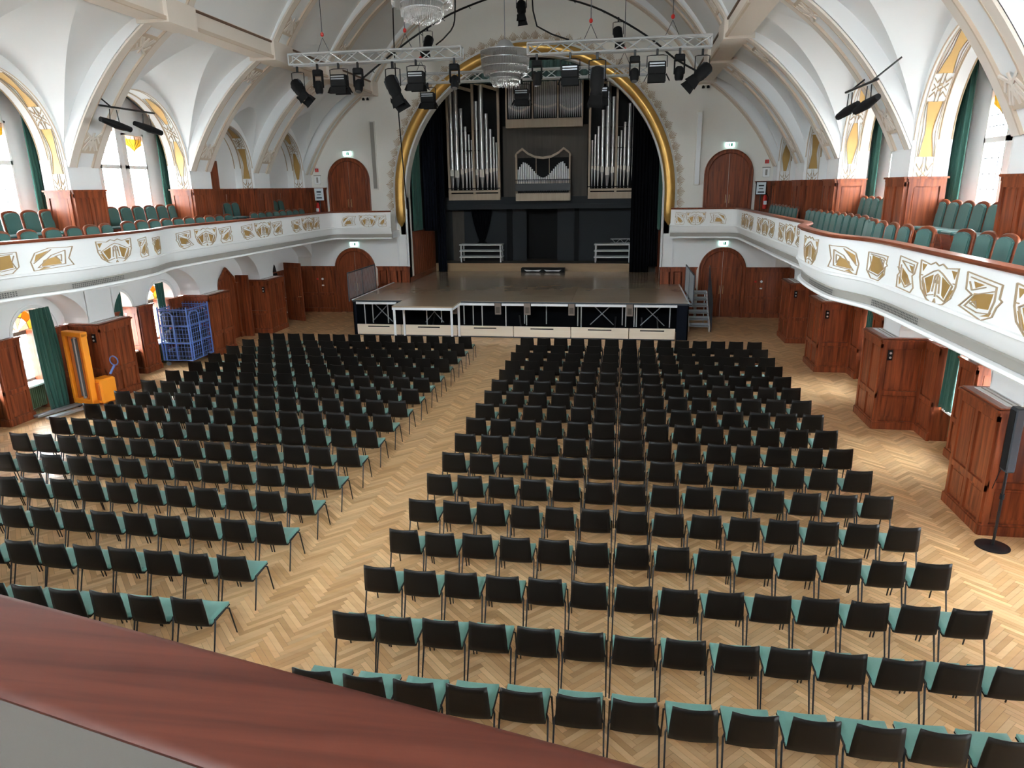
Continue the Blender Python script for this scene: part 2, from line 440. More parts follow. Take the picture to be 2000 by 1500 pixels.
# ---- side walls
for s in (-1, 1):
    wl = root('wall_'+SIDE[s], 'white plastered %s side wall with arched bays and piers' % SIDE[s])
    sh = MB(); up = MB(); intr = MB()
    # outer shell behind everything, with the window openings left free
    def shell(y0, y1, z0, z1, x0=10.76, x1=11.0): sh.box(s*x0, s*x1, y0, y1, z0, z1)
    shell(YR-.3, BAYS[1][0]-.4, 3.3, 14.3); shell(BAYS[-3][1]+.36, YE, 3.3, 14.3)
    for i in WIN_BAYS:
        a, b = BAYS[i]; yc = (a+b)/2
        nxt = BAYS[i+1][0]-.4 if i < 4 else b+.36
        shell(a-.4, yc-1.6, 3.3, 14.3); shell(yc+1.6, nxt, 3.3, 14.3)
        shell(yc-1.6, yc+1.6, 3.3, 3.95); shell(yc-1.6, yc+1.6, 7.35, 14.3)
        for q in (-1, 1):
            shell(yc+q*.43, yc+q*.72, 3.95, 7.35); shell(yc+q*.72, yc+q*1.6, 7.0, 7.35)
        # splayed plaster beside the lights, recess behind the arch
        for q, ye in ((1, b+.34), (-1, a-.34)):
            sh.add([(s*10.755, yc+q*1.62, 3.9), (s*10.50, ye, 3.9), (s*10.50, ye, 8.3), (s*10.755, yc+q*1.62, 8.3)], [(0,1,2,3)])
        sh.box(s*10.25, s*10.76, a-.45, a-.36, 3.3, 8.4); sh.box(s*10.25, s*10.76, b+.36, b+.45, 3.3, 8.4); sh.box(s*10.25, s*10.76, a-.45, b+.45, 8.3, 8.4)
    for i in (0, 5, 6):
        a, b = BAYS[i]; sh.box(s*10.25, s*10.4, a-.1, b+.1, 3.3, 8.2)
    sh.build('outer_wall', 'plaster', wl)
    # piers and arch spandrels at the hall face
    for (a, b) in PU:
        up.box(s*PX, s*10.24, a+.006, b-.006, 5.38, 6.1)
    for i, (a, b) in enumerate(BAYS):
        yc, r = (a+b)/2, (b-a)/2
        n = 40; ro = r+.05; lo = []; hi = []
        for k in range(n+1):
            th = PI*k/n; y = yc-math.cos(th)*r
            lo.append((s*PX, y, ZS+math.sin(th)*r))
            yo = yc-math.cos(th)*ro; crown = ZS+r+.3
            hi.append((s*PX, yo, 5.95+(crown-5.95)*math.sin(th)+.02))
        up.grid([lo, hi], flip=(s < 0))
        # reveal: jambs and soffit
        path = [(a, 3.6)]+[(yc-math.cos(PI*k/n)*r, ZS+math.sin(PI*k/n)*r) for k in range(n+1)]+[(b, 3.6)]
        intr.grid([[(s*PX, y, z) for y, z in path], [(s*10.25, y, z) for y, z in path]], flip=(s > 0))
        # edge beads along the arch
        for xx in (PX+.02, 10.0, 10.235):
            MB().tube([(s*xx, y, z) for y, z in path if z >= 5.38 or True][1:-1], .018, 5).build('bead', 'beige_line' if xx > 9.9 else 'beige', wl)
    up.build('spandrels', 'plaster', wl, smooth=40)
    intr.build('reveals', 'plaster', wl, smooth=40)
    # upper wainscot on piers and jambs
    for j, (a, b) in enumerate(PU):
        if b < 4: continue
        pr = root('panelled_pier', 'upper mahogany wainscot of the %s pier from the stage on the %s gallery' % (ORD[len(PU)-1-j], SIDE[s]))
        MB().box(s*(PX-.02), s*10.26, a-.01, b+.01, 3.3, 5.36).build('body', 'mahogany', pr)
        wainscot(pr, (s*(PX-.02), a-.01), (0,1), (-s,0), b-a+.02, 3.6, 5.4, 2, 0)
        wainscot(pr, (s*(PX+.02), a-.012), (s,0), (0,-1), .68, 3.6, 5.4, 1, 0)
        if j < 7: wainscot(pr, (s*(PX+.02), b+.012), (s,0), (0,1), .68, 3.6, 5.4, 1, 0)
        pr['kind'] = 'structure'
    for i in (5, 6):
        a, b = BAYS[i]
        pr = root('trim_%d' % (i+(10 if s > 0 else 0)), 'dark wainscot at the back of the %s gallery niche nearest %s' % (SIDE[s], 'the stage' if i == 6 else 'the last window'))
        wainscot(pr, (s*10.25, a), (0,1), (-s,0), b-a, 3.6, 5.4, 4, 0)

    # ---------------- lower storey
    lw = MB()
    lw.box(s*10.95, s*11.2, YR-.3, PL[0][1], 0, 3.4)
    for i, (a0, b0) in enumerate(BAYS):
        a = PL[i][1]; b = PL[i+1][0] if i+1 < len(PL) else YE
        yc = (a+b)/2
        n = 36; hw = (b-a)/2+.12
        # big arch over the bay, springing above the panelled piers
        lo = [(s*9.82, yc-math.cos(PI*k/n)*hw, 2.05+1.12*math.sin(PI*k/n)) for k in range(n+1)]
        hi = [(p[0], p[1], 3.34) for p in lo]
        lw.grid([lo, hi], flip=(s < 0))
        lw.grid([[(s*9.82, p[1], p[2]) for p in lo], [(s*10.52, p[1], p[2]) for p in lo]], flip=(s > 0))
        if i in WIN_BAYS:
            # wall with the two window arches
            for q in (-1, 1):
                wc = yc+q*1.0; rr = .64
                arc = [(wc-math.cos(PI*k/24)*rr, 2.0+math.sin(PI*k/24)*rr*.95) for k in range(25)]
                lw.grid([[(s*10.52, y, z) for y, z in arc], [(s*10.52, y, 3.34) for y, z in arc]], flip=(s < 0))
                lw.grid([[(s*10.52, y, z) for y, z in arc], [(s*10.97, y, z) for y, z in arc]], flip=(s > 0))
                lw.grid([[(s*10.97, y, z-.03) for y, z in arc], [(s*10.97, y, 3.34) for y, z in arc]], flip=(s < 0))
                MB().tube([(s*10.515, yc2, z) for yc2, z in [(wc-math.cos(PI*k/24)*(rr+.09), 2.0+math.sin(PI*k/24)*(rr+.09)*.95) for k in range(25)]], .02, 5).build('arch_bead', 'plaster', wl)
            for (y0, y1) in ((a-.3, yc-1.64), (yc-.36, yc+.36), (yc+1.64, b+.3)):
                lw.box(s*10.52, s*11.0, y0, y1, 2.04, 3.34)
                lw.box(s*10.75, s*11.2, y0, y1, 0, 2.05)
            for q in (-1, 1):
                y0, y1 = yc+q*1.0-.64, yc+q*1.0+.64
                lw.box(s*10.97, s*11.2, y0, y1, 0, .72)
                lw.box(s*10.99, s*11.2, y0, y1, 2.7, 3.34)
        else:
            lw.box(s*10.5, s*11.2, a-.3, b+.3, 0, 3.34)
    for (a, b) in PL:
        lw.box(s*9.82, s*11.2, a+.1, b-.1, 2.04, 3.34)
    lw.build('lower_wall', 'plaster', wl, smooth=35)
    # white ledges with air grilles on the piers, and the panelled piers themselves
    for j, (a, b) in enumerate(PL):
        if b < 4: continue
        near = {3: 'nearest the camera', 4: 'second', 5: 'third', 6: 'fourth'}.get(j, 'rear')
        pr = root('panelled_pier', 'mahogany panelled pier under the %s balcony, %s' % (SIDE[s], near if j == 3 else near+' from the camera'))
        MB().box(s*9.49, s*10.36, a, b, 0, 2.0).build('body', 'mahogany', pr)
        wainscot(pr, (s*9.49, a), (0,1), (-s,0), b-a, 0, 2.03, 2, .34)
        wainscot(pr, (s*9.49, a), (s,0), (0,-1), .87, 0, 2.03, 1, .38)
        wainscot(pr, (s*9.49, b), (s,0), (0,1), .87, 0, 2.03, 1, .38)
        MB().bbox(s*9.46 if s > 0 else s*10.36, s*10.36 if s > 0 else s*9.46, a-.03, b+.03, 2.03, 2.06, .008).build('ledge', 'mahogany_y', pr)
        MB().box(s*9.60, s*10.36, a+.08, b-.08, 2.058, 2.068).build('ledge_top', 'white', pr)
        g = MB()
        for k in range(3): g.box(s*(9.68+k*.08), s*(9.70+k*.08), a+.12, b-.12, 2.066, 2.074)
        g.build('air_grille', 'grey_strip', pr)
        so = MB().bbox(min(s*9.60, s*9.69), max(s*9.60, s*9.69), a-.05, a-.01, 1.58, 1.80, .006).build('socket_box', 'black', pr)
        sk = MB()
        for zz in (1.64, 1.74): sk.lathe([(.025, 0), (.025, .012)], 10, (s*9.645, a-.062, zz), 'y')
        sk.build('socket', 'alu', so)
        # stepped-back blocks beside the windows
        for (y0, y1) in ((a-.70, a), (b, b+.70)):
            if y1 > YE-.5 or (j == 6 and y0 > a) or (j == 5 and y0 > a): continue
            MB().box(s*10.38, s*10.97, y0, y1, 0, 2.02).build('side_block', 'mahogany', pr)
            wainscot(pr, (s*10.38, y0), (0,1), (-s,0), y1-y0, 0, 2.05, 1, .36)
        if j < 5:
            i = j; yc = (PL[j][1]+PL[j+1][0])/2
            MB().box(s*10.40, s*10.97, yc-.33, yc+.33, 0, 2.02).build('window_post', 'mahogany', pr)
            wainscot(pr, (s*10.40, yc-.33), (0,1), (-s,0), .66, 0, 2.05, 1, .36)
            wainscot(pr, (s*10.40, yc-.33), (s,0), (0,-1), .5, 0, 2.05, 1, .36)
    for i in (5, 6):
        a = PL[i][1]; b = PL[i+1][0] if i == 5 else YE
        pr = root('trim_%d' % (i-3+(10 if s > 0 else 0)), 'mahogany wainscot wall under the %s balcony %s' % (SIDE[s], 'beside the stage' if i == 6 else 'before the last pier'))
        wainscot(pr, (s*10.5, a), (0,1), (-s,0), b-a, 0, 2.05, 5, .36)

# ---- ceiling
ceil = root('ceiling', 'pale vaulted ceiling with beige ribs')
MB().box(-11.2, 11.2, YR-.3, 37.3, 14.2, 14.4).build('roof_slab', 'vault', ceil)
for s in (-1, 1):
    for i, (a, b) in enumerate(BAYS):
        yc, hw = (a+b)/2, (b-a)/2+.05
        r = (b-a)/2
        rows = []
        nx, n1, n2 = 44, 16, 28
        for ix in range(nx+1):
            x = 6.95+(PX-6.95)*ix/nx
            crown = max(zA(x)+.02, ZS+r+.3+(PX-x)*.34*(r/1.95))
            ts = math.asin(max(.02, min(.999, (zA(x)-5.95)/(crown-5.95))))
            ths = [ts*k/n1 for k in range(n1)]+[ts+(PI-2*ts)*k/n2 for k in range(n2+1)]+[PI-ts+ts*(k+1)/n1 for k in range(n1)]
            row = []
            for th in ths:
                row.append((s*x, yc-math.cos(th)*hw, max(zA(x), 5.95+(crown-5.95)*math.sin(th))))
            rows.append(row)
        MB().grid(rows, flip=(s > 0)).build('vault_cell', 'vault', ceil, smooth=22)
    MB().box(s*6.4, s*7.0, YR, YE, 9.05, 9.52).build('beam', 'rib', ceil)
    MB().box(s*6.36, s*6.41, YR, YE, 9.44, 9.49).build('brown_ledge', 'brown_line', ceil)  # brown ledge line along the inner side of the beam
    MB().box(s*6.34, s*6.40, YR, YE, 9.02, 9.10).build('beam_edge', 'beige', ceil)
MB().grid([[(s_*x, y, z) for s_, pts in ((-1, VAULT_UP), (1, VAULT_UP[::-1][1:])) for x, z in pts] for y in (YR, 4, 12, 20, YE)]).build('upper_vault', 'vault', ceil, smooth=40)
STAR = [[(-.42,-.40),(-.14,.05),(0,-.35),(.14,.05),(.42,-.40)], [(-.42,.40),(0,.12),(.42,.40)], [(-.30,-.42),(0,.10),(.30,-.42)], [(-.42,-.05),(-.2,.25)], [(.42,-.05),(.2,.25)], [(0,-.42),(0,.42)]]
def rib(s, a, b, curve, depth, ends, end_len, nm):
    """one rib: body with recessed field, beige edges and carved ends"""
    P = [Vector((s*x, 0, z)) for x, z in curve]
    n = len(P); cum = [0]
    for p, q in zip(P, P[1:]): cum.append(cum[-1]+(q-p).length)
    Ltot = cum[-1]
    def at(d):
        d = max(0, min(Ltot, d))
        for i in range(n-1):
            if d <= cum[i+1] or i == n-2:
                t = (d-cum[i])/(cum[i+1]-cum[i]); p = P[i].lerp(P[i+1], t); tg = (P[i+1]-P[i]).normalized(); break
        nn = Vector((tg.z, 0, -tg.x))*(-s)
        # normal towards the hall (down and inwards)
        if nn.z > 0: nn = -nn
        return p, nn
    def fn(h0, h1):
        def f(u, d, h):
            p, nn = at(d); q = p+nn*(h0 if h == 0 else h1); return (q.x, a+(b-a)*u, q.z)
        return f
    ro = bpy.data.objects.new(nm, None); COL.objects.link(ro); ro.parent = ceil
    ds = [Ltot*k/32 for k in range(33)]
    body = MB(); f = fn(0, -depth)
    for us in ((0, 1),):
        rows = [[f(0, d, 1), f(0, d, 0), f(1, d, 0), f(1, d, 1)] for d in ds]
        body.grid(rows)
    body.build('rib_body', 'vault', ro, smooth=30, recalc=True)
    ed = MB(); g = fn(-.01, .045)
    for (u0, u1) in ((0, .23), (.77, 1)):
        rows = [[g(u0, d, 0), g(u0, d, 1), g(u1, d, 1), g(u1, d, 0)] for d in ds]
        ed.grid(rows)
    ed.build('rib_edge', 'rib', ro, smooth=30, recalc=True)
    ln = MB()
    for u in (.235, .765): ln.ribbon([(u, d) for d in ds], .035, fn(.0, .052))
    ln.build('edge_line', 'beige', ro)
    for (d0, up_) in ends:
        pl = MB(); k = fn(.0, .035)
        y0, y1 = (d0, d0+end_len)
        shape = [(.2, y0), (.8, y0), (.8, y1), (.5, lerp(y0, y1, .45)), (.2, y1)] if up_ else [(.2, y1), (.8, y1), (.8, y0), (.5, lerp(y1, y0, .45)), (.2, y0)]
        pl.prism(shape, lambda u, d: k(u, d, 0), lambda u, d: k(u, d, 1))
        po = pl.build('carved_end', 'beige', ro, recalc=True)
        sl = MB(); kk = fn(.03, .055)
        for line in STAR:
            pts = [(.5+.56*x, lerp(y0, y1, .5+(yy if up_ else -yy)*.9)) for x, yy in line]
            sl.ribbon(pts, .045, kk)
        sl.build('carving', 'rib', po)
for s in (-1, 1):
    for j, (a, b) in enumerate(PU):
        if b < 3: continue
        if j == 7: a, b = 29.0, 29.62
        a, b = a+.012, b-.012
        rib(s, a, b, RIB_LO, .36, ((.38, True), (3.15, False)) if j < 7 else (), .62, 'rib')
        rib(s, a, b, RIB_UP, .40, ((.35, True),) if j < 7 else (), .62, 'rib')
        k = MB().box(s*6.30, s*7.1, a-.04, b+.04, 8.98, 9.5)
        k.build('junction_block', 'rib', ceil)

# ---- end wall with the stage arch
RA, ZA_ = 5.35, 4.95
endw = root('wall_end', 'white end wall with the gilded stage arch')
ew = MB()
for s in (-1, 1): ew.box(s*RA, s*11.2, YE, YE+.35, 0, 14.2)
lo = [(-RA*math.cos(PI*k/48), YE, ZA_+RA*math.sin(PI*k/48)) for k in range(49)]
ew.grid([lo, [(p[0], YE, 14.2) for p in lo]]); ew.grid([lo, [(p[0], YE+.6, p[2]) for p in lo]], flip=True)
for s in (-1, 1): ew.box(s*RA, s*(RA+.3), YE, YE+.6, 0, ZA_)
ew.build('wall_face', 'plaster_warm', endw, smooth=40)
for s in (-1, 1):                                   # white lower strip of the wall, below the balcony
    MB().box(s*(RA+.02), s*9.9, YE-.012, YE+.02, 2.05, 3.4).build('lower_face', 'plaster', endw)
    MB().box(s*5.80, s*5.86, YE-.035, YE+.02, 2.05, 4.6).build('fillet', 'white', endw)
    MB().box(s*5.34, s*5.42, YE-.03, YE+.02, 2.05, 3.9).build('fillet', 'white', endw)
    wainscot(endw, (s*5.36, YE-.01), (s,0), (0,-1), 1.45, 1.0, 2.05, 3, 0)
    MB().box(s*5.36, s*6.8, YE-.02, YE, 0, 2.0).build('wood_backing', 'mahogany', endw)
    wainscot(endw, (s*8.80, YE-.01), (s,0), (0,-1), 1.70, 0, 2.05, 2, .36)
    MB().box(s*8.76, s*10.5, YE-.015, YE, 0, 2.0).build('wood_backing', 'mahogany', endw)
    wainscot(endw, (s*8.9, YE-.01), (s,0), (0,-1), 1.4, 3.6, 5.4, 2, 0)
    MB().box(s*8.9, s*10.3, YE-.015, YE, 3.6, 5.36).build('wood_backing', 'mahogany', endw)
def arch_path(R, zlow, n=60):
    pts = [(-R, zlow+(ZA_-zlow)*k/6) for k in range(6)]
    pts += [(-R*math.cos(PI*k/n), ZA_+R*math.sin(PI*k/n)) for k in range(n+1)]
    return pts+[(R, ZA_-(ZA_-zlow)*(k+1)/6) for k in range(6)]
pth = arch_path(5.61, 3.74, 72)
rs = [.215]*len(pth); rs[0] = rs[-1] = .03; rs[1] = rs[-2] = .16; rs[2] = rs[-3] = .205
MB().tube([(x, YE-.02, z) for x, z in pth], rs, 12).build('gilded_roll', 'gold_roll', endw, smooth=60)
MB().tube([(x, YE-.01, z) for x, z in arch_path(5.84, 3.9, 72)], .045, 6).build('outer_fillet', 'white', endw, smooth=60)
MB().tube([(x, YE-.02, z) for x, z in arch_path(5.38, 2.05, 72)], .055, 6).build('inner_fillet', 'white', endw, smooth=60)
fan = MB()
def ff(h0, h1): return lambda u, v, h: (u, -(h0 if h == 0 else h1), v)
for k in range(-3, 4):
    fan.ribbon([(k*.022, .03), (k*.055, .33-.045*abs(k))], .021, ff(0, .028))
fan.ribbon([(-.19, .03), (-.17, .10), (-.12, .16)], .014, ff(0, .028)); fan.ribbon([(.19, .03), (.17, .10), (.12, .16)], .014, ff(0, .028))
fan.ribbon([(.205+.03*math.cos(t*1.1), .10+.05*math.sin(t*1.1)) for t in range(5)], .014, ff(0, .03))
fan_me = fan.mesh('sun_fan', 'fan_relief')
total = PI*5.88+2*.55; nf = 46
for k in range(nf):
    d = total*(k+.5)/nf-.55
    if d < 0: x, z, ang = -5.88, ZA_+d, PI
    elif d > PI*5.88: x, z, ang = 5.88, ZA_-(d-PI*5.88), 0
    else:
        ang = PI-d/5.88; x, z = 5.88*math.cos(ang), ZA_+5.88*math.sin(ang)
    link('sun_fan', fan_me, endw, (x, YE-.002, z), (0, PI/2-ang, 0))
# rear wall, closing the hall behind the camera; its high window is added as fill light
rw = root('wall_rear', 'rear wall behind the rear gallery with one added high fill-light window')
FILL_WIN = ((-3.0, 3.0, 8.4, 11.4),)
b_ = MB(); b_.box(-11.2, 11.2, YR-.4, YR, 0, 8.4); b_.box(-11.2, 11.2, YR-.4, YR, 11.4, 14.3)
for x0, x1 in ((-11.2, -3.0), (3.0, 11.2)): b_.box(x0, x1, YR-.4, YR, 8.4, 11.4)
b_.build('wall_face', 'plaster', rw)
for k, (x0, x1, z0, z1) in enumerate(FILL_WIN):
    fr = MB(); n = 4
    for q in range(n+1): xx = lerp(x0, x1, q/n); fr.box(xx-.05, xx+.05, YR-.22, YR-.12, z0, z1)
    for q in range(4): zz = lerp(z0, z1, q/3); fr.box(x0, x1, YR-.22, YR-.12, zz-.05, zz+.05)
    w_ = root('window_%d' % (40+k), 'added fill-light window high in the rear wall, unseen behind the camera'); fr.build('casement', 'window_white', w_)
    MB().box(x0, x1, YR-.172, YR-.168, z0, z1).build('pane', 'glass_clear', w_)
    portal('window_daylight', ((x0+x1)/2, YR-.3, (z0+z1)/2), (PI/2, 0, 0), x1-x0, z1-z0)  # sky portal of the added rear window
# ================================================================== BALCONIES
RAILZ = 4.45
def catmull(pts, step=.12):
    out = []
    P = [Vector(p) for p in pts]
    for i in range(len(P)-1):
        p0, p1, p2, p3 = P[max(i-1, 0)], P[i], P[i+1], P[min(i+2, len(P)-1)]
        n = max(2, int((p2-p1).length/step))
        for k in range(n):
            t = k/n
            out.append(.5*((2*p1)+(p2-p0)*t+(2*p0-5*p1+4*p2-p3)*t*t+(3*p1-p0-3*p2+p3)*t**3))
    out.append(P[-1]); return out
EDGE = [(5.60,28.12),(6.4,28.05),(7.2,28.02),(7.72,27.98),(7.95,27.75),(8.0,27.2),(8.0,25),(8.0,22),(8.0,19),(8.0,17.6),(7.97,17.15),(7.80,16.6),(7.58,16.0),(7.46,15.2),(7.41,14.3),(7.41,13.4),(7.45,12.95),(7.60,12.5),(7.74,12.05),(7.80,11.5),(7.82,10.6),(7.84,9),(7.85,6),(7.85,3),(7.85,.9)]
class Path:
    def __init__(self, pts):
        self.p = pts; self.n = []
        for i in range(len(pts)):
            t = (pts[min(i+1, len(pts)-1)]-pts[max(i-1, 0)]).normalized()
            self.n.append(Vector((t.y, -t.x)))
        self.c = [0]
        for a, b in zip(pts, pts[1:]): self.c.append(self.c[-1]+(b-a).length)
    def at(self, d):
        d = max(0, min(self.c[-1], d))
        lo, hi = 0, len(self.c)-1
        while hi-lo > 1:
            m_ = (lo+hi)//2
            if self.c[m_] <= d: lo = m_
            else: hi = m_
        t = (d-self.c[lo])/max(1e-9, self.c[hi]-self.c[lo])
        return self.p[lo].lerp(self.p[hi], t), self.n[lo].lerp(self.n[hi], t).normalized()
    def s_of_y(self, y):
        best = min((abs(q.y-y), i) for i, q in enumerate(self.p) if i > 30)
        return self.c[best[1]]
    def s_of_x(self, x):
        best = min((abs(q.x-x), i) for i, q in enumerate(self.p) if q.y > 27.6)
        return self.c[best[1]]
base_path = Path(catmull(EDGE))
# motifs: (gold polygons, relief lines) in a unit frame, u along the balcony, v up
def mot_centre():
    gold = [[(-.34,.06),(-.12,.20),(-.16,-.22),(-.22,-.28)], [(.34,.06),(.12,.20),(.16,-.22),(.22,-.28)],
            [(-.46,.40),(-.33,.40),(-.42,.22)], [(.46,.40),(.33,.40),(.42,.22)], [(-.42,-.02),(-.34,-.06),(-.22,-.36),(-.34,-.26)], [(.42,-.02),(.34,-.06),(.22,-.36),(.34,-.26)]]
    lines = [[(-.5,.48),(-.22,.42),(-.1,.5),(0,.44),(.1,.5),(.22,.42),(.5,.48),(.48,.05),(.40,-.22),(.22,-.42),(.04,-.48),(0,-.36),(-.04,-.48),(-.22,-.42),(-.40,-.22),(-.48,.05),(-.5,.48)],
             [(-.40,.06),(-.12,.28),(0,.34),(.12,.28),(.40,.06),(.26,-.34),(.05,-.26)], [(-.40,.06),(-.26,-.34),(-.05,-.26)],
             [(-.09,-.20),(-.06,.18),(0,.24),(.06,.18),(.09,-.20)], [(0,.20),(0,-.30)], [(-.05,.1),(-.05,.02)], [(.05,.1),(.05,.02)], [(-.47,.12),(-.41,.12)], [(.47,.12),(.41,.12)]]
    return gold, lines
def mot_left():
    gold = [[(-.22,.18),(.05,.02),(.22,-.18),(.02,-.30),(-.20,-.12)], [(.10,.30),(.28,.28),(.26,.12)], [(-.36,-.10),(-.30,-.34),(-.22,-.26)]]
    lines = [[(-.38,.5),(.48,.42),(.40,.10),(.30,.02),(.42,-.30),(.30,-.46),(-.40,-.42),(-.42,-.08),(-.32,.02),(-.40,.12),(-.38,.5)],
             [(-.26,.38),(.34,.34),(.32,.10),(.12,.14),(-.26,.38)], [(-.28,.26),(-.26,-.14),(.02,-.36),(.30,-.20)], [(.06,-.08),(.24,-.22),(.10,-.26),(.06,-.08)], [(-.46,.16),(-.34,.14)]]
    return gold, lines
def mot_right():
    gold = [[(-.16,.06),(.28,.16),(.22,-.20),(-.02,-.24),(-.2,-.12)], [(-.20,.32),(.06,.30),(-.14,.18)], [(.06,-.40),(.30,-.24),(.26,-.34)]]
    lines = [[(-.38,.5),(.46,.40),(.44,.10),(.5,.06),(.40,-.10),(.34,-.32),(.10,-.48),(-.48,-.32),(-.20,.02),(-.36,.10),(-.38,.5)],
             [(-.28,.40),(.34,.32),(.34,.02),(.26,-.28),(-.02,-.34),(-.34,-.28),(-.12,.04),(.30,.22)], [(-.30,.30),(-.22,.12),(.10,.26)], [(-.22,-.18),(-.08,-.10),(-.04,-.24),(-.22,-.18)]]
    return gold, lines
def mot_swoop():
    gold = [[(-.10,.10),(.20,-.02),(.26,-.26),(-.18,-.22)], [(.06,.36),(.34,.22),(.40,-.06),(.26,.10)], [(.08,-.34),(.34,-.40),(.22,-.30)]]
    lines = [[(-.5,.45),(-.38,.44),(.05,.46),(.36,.30),(.48,-.05),(.44,-.42),(-.46,-.32),(-.36,-.02),(-.5,.45)], [(-.30,.32),(-.26,-.24),(.34,-.30),(.02,.16),(-.30,.32)], [(-.2,.16),(-.18,-.12),(-.06,.1),(-.2,.16)], [(.0,.40),(.42,-.12)]]
    return gold, lines
def mot_cup():
    gold = [[(-.28,.32),(.02,.28),(.30,-.02),(.05,-.26),(-.32,-.2)], [(.05,-.42),(.32,-.26),(.28,-.14)]]
    lines = [[(-.46,.42),(.44,.40),(.40,.16),(.46,.10),(.36,.04),(.36,-.22),(.10,-.46),(-.26,-.44),(-.46,-.20),(-.46,.42)], [(-.36,.36),(.26,.32),(.36,.26)], [(-.38,.28),(-.30,.02),(-.38,-.24),(.04,-.32),(.34,-.06),(.06,.3)], [(.12,.26),(.28,.24),(.26,.06),(.12,.26)]]
    return gold, lines
MOT = dict(C=mot_centre(), L=mot_left(), R=mot_right(), S=mot_swoop(), U=mot_cup())
for s in (-1, 1):
    bal = root('balcony', '%s balcony with white parapet, gilded ornaments and mahogany handrail' % SIDE[s])
    pts = [Vector((s*q.x, q.y)) for q in base_path.p]
    nor = [Vector((s*q.x, q.y)) for q in base_path.n]
    # make normals point to the hall centre / camera
    k = 40 if nor[40].x*s < 0 else None
    if nor[60].x*s > 0: nor = [-q for q in nor]
    def sweep(prof): return [[(p.x+n.x*d, p.y+n.y*d, z) for p, n in zip(pts, nor)] for d, z in prof]
    MB().grid(sweep([(-.05, 4.40),(0, 4.40),(0, 3.82),(.025, 3.81),(.03, 3.77),(.0, 3.755),(-.02, 3.70),(-.06, 3.60),(-.10, 3.54),(-.13, 3.515)])).build('parapet', 'plaster', bal, smooth=35, recalc=True)
    MB().grid(sweep([(-.125, 3.52),(-.105, 3.50),(-.105, 3.395),(-.125, 3.38)])).build('grey_band', 'grey_strip', bal, smooth=35, recalc=True)
    MB().grid(sweep([(-.13, 3.385),(-.05, 3.375),(-.04, 3.335),(-.06, 3.315),(-.55, 3.318),(-.7, 3.318)])).build('lip', 'plaster', bal, smooth=35, recalc=True)
    MB().grid(sweep([(-.06, 3.6),(-.06, 4.40)])).build('inner_face', 'plaster_warm', bal, smooth=35, recalc=True)
    MB().grid(sweep([(-.14, 4.40),(.045, 4.40),(.06, 4.425),(.045, 4.455),(-.12, 4.46),(-.15, 4.43),(-.14, 4.40)])).build('handrail', 'mahogany_y', bal, smooth=50, recalc=True)
    fl = MB(); fl.box(s*8.30, s*11.0, .9, YE, 3.33, 3.6); fl.box(s*5.7, s*8.4, 28.32, YE, 3.33, 3.6); fl.box(s*10.2, s*11, .9, YE, 3.6, 3.62)
    # floor under the bulge
    fl.grid([[(p.x-nor[i].x*.08, p.y, 3.59) for i, p in enumerate(pts) if p.y < 27], [(s*8.32, p.y, 3.59) for p in pts if p.y < 27]])
    fl.grid([[(p.x-nor[i].x*.3, p.y, 3.319) for i, p in enumerate(pts) if p.y < 27], [(s*8.6, p.y, 3.319) for p in pts if p.y < 27]])
    fl.build('gallery_floor', 'plaster', bal)
    # air grilles in the band
    g = MB()
    for (d0, d1) in ((base_path.s_of_y(14.6), base_path.s_of_y(12.95)), (base_path.s_of_y(11.9), base_path.s_of_y(10.2))):
        k = int((d1-d0)/.055)
        for i in range(k):
            p, n = base_path.at(d0+i*.055)
            if n.x > 0: n = -n
            for zz in (3.41, 3.445, 3.48):
                o = Vector((s*(p.x+n.x*.10*-1), p.y+n.y*-.10)); nn = Vector((s*n.x, n.y)); tt = Vector((nn.y, -nn.x))
                a = o+nn*.002; q = [a-tt*.017, a+tt*.017]
                g.add([(q[0].x, q[0].y, zz-.011), (q[1].x, q[1].y, zz-.011), (q[1].x, q[1].y, zz+.011), (q[0].x, q[0].y, zz+.011)], [(0,1,2,3)])
    g.build('air_grille', 'grille_dark', bal)
    # ornaments
    places = []
    for g0 in (25.55, 22.15, 18.8): places += [('L', g0+1.02, .76, .48), ('C', g0, 1.08, .52), ('R', g0-1.02, .78, .48)]
    places += [('C', 14.25, 1.15, .54), ('S', 12.65, .90, .48), ('U', 11.68, .76, .46), ('L', 10.62, .70, .48), ('C', 9.56, 1.08, .53), ('R', 8.52, .95, .50), ('C', 7.3, 1.05, .54), ('L', 6.2, .7, .48)]
    if s < 0: places += [('L', 15.35, .42, .48), ('U', 15.95, .5, .48)]
    items = [(t, base_path.s_of_y(y), w, h) for t, y, w, h in places]
    items += [('L', base_path.s_of_x(5.95), .42, .48), ('C', base_path.s_of_x(6.6), .72, .50), ('S', base_path.s_of_x(7.4), .62, .46)]
    for (t, d0, w, h) in items:
        gold, lines = MOT[t]
        def fn(hh0, hh1):
            def f(u, v, hh):
                p, n = base_path.at(d0+u*w)
                if n.x > 0 and p.y < 27.7: n = -n
                if p.y >= 27.7 and n.y > 0: n = -n
                e = hh0 if hh == 0 else hh1
                return (s*(p.x+n.x*e), p.y+n.y*e, 4.05+v*h)
            return f
        og = MB()
        gf = fn(-.002, .006)
        for poly in gold: og.prism(poly, lambda u, v: gf(u, v, 0), lambda u, v: gf(u, v, 1))
        oo = og.build('ornament', 'gold_leaf', bal, recalc=True)
        ol = MB(); lf = fn(-.002, .014)
        for line in lines:
            # subdivide so that the line follows the curved parapet
            pp = []
            for a, b in zip(line, line[1:]): pp += [(lerp(a[0], b[0], t_/2), lerp(a[1], b[1], t_/2)) for t_ in range(2)]
            pp.append(line[-1])
            ol.ribbon(pp, .022, lf)
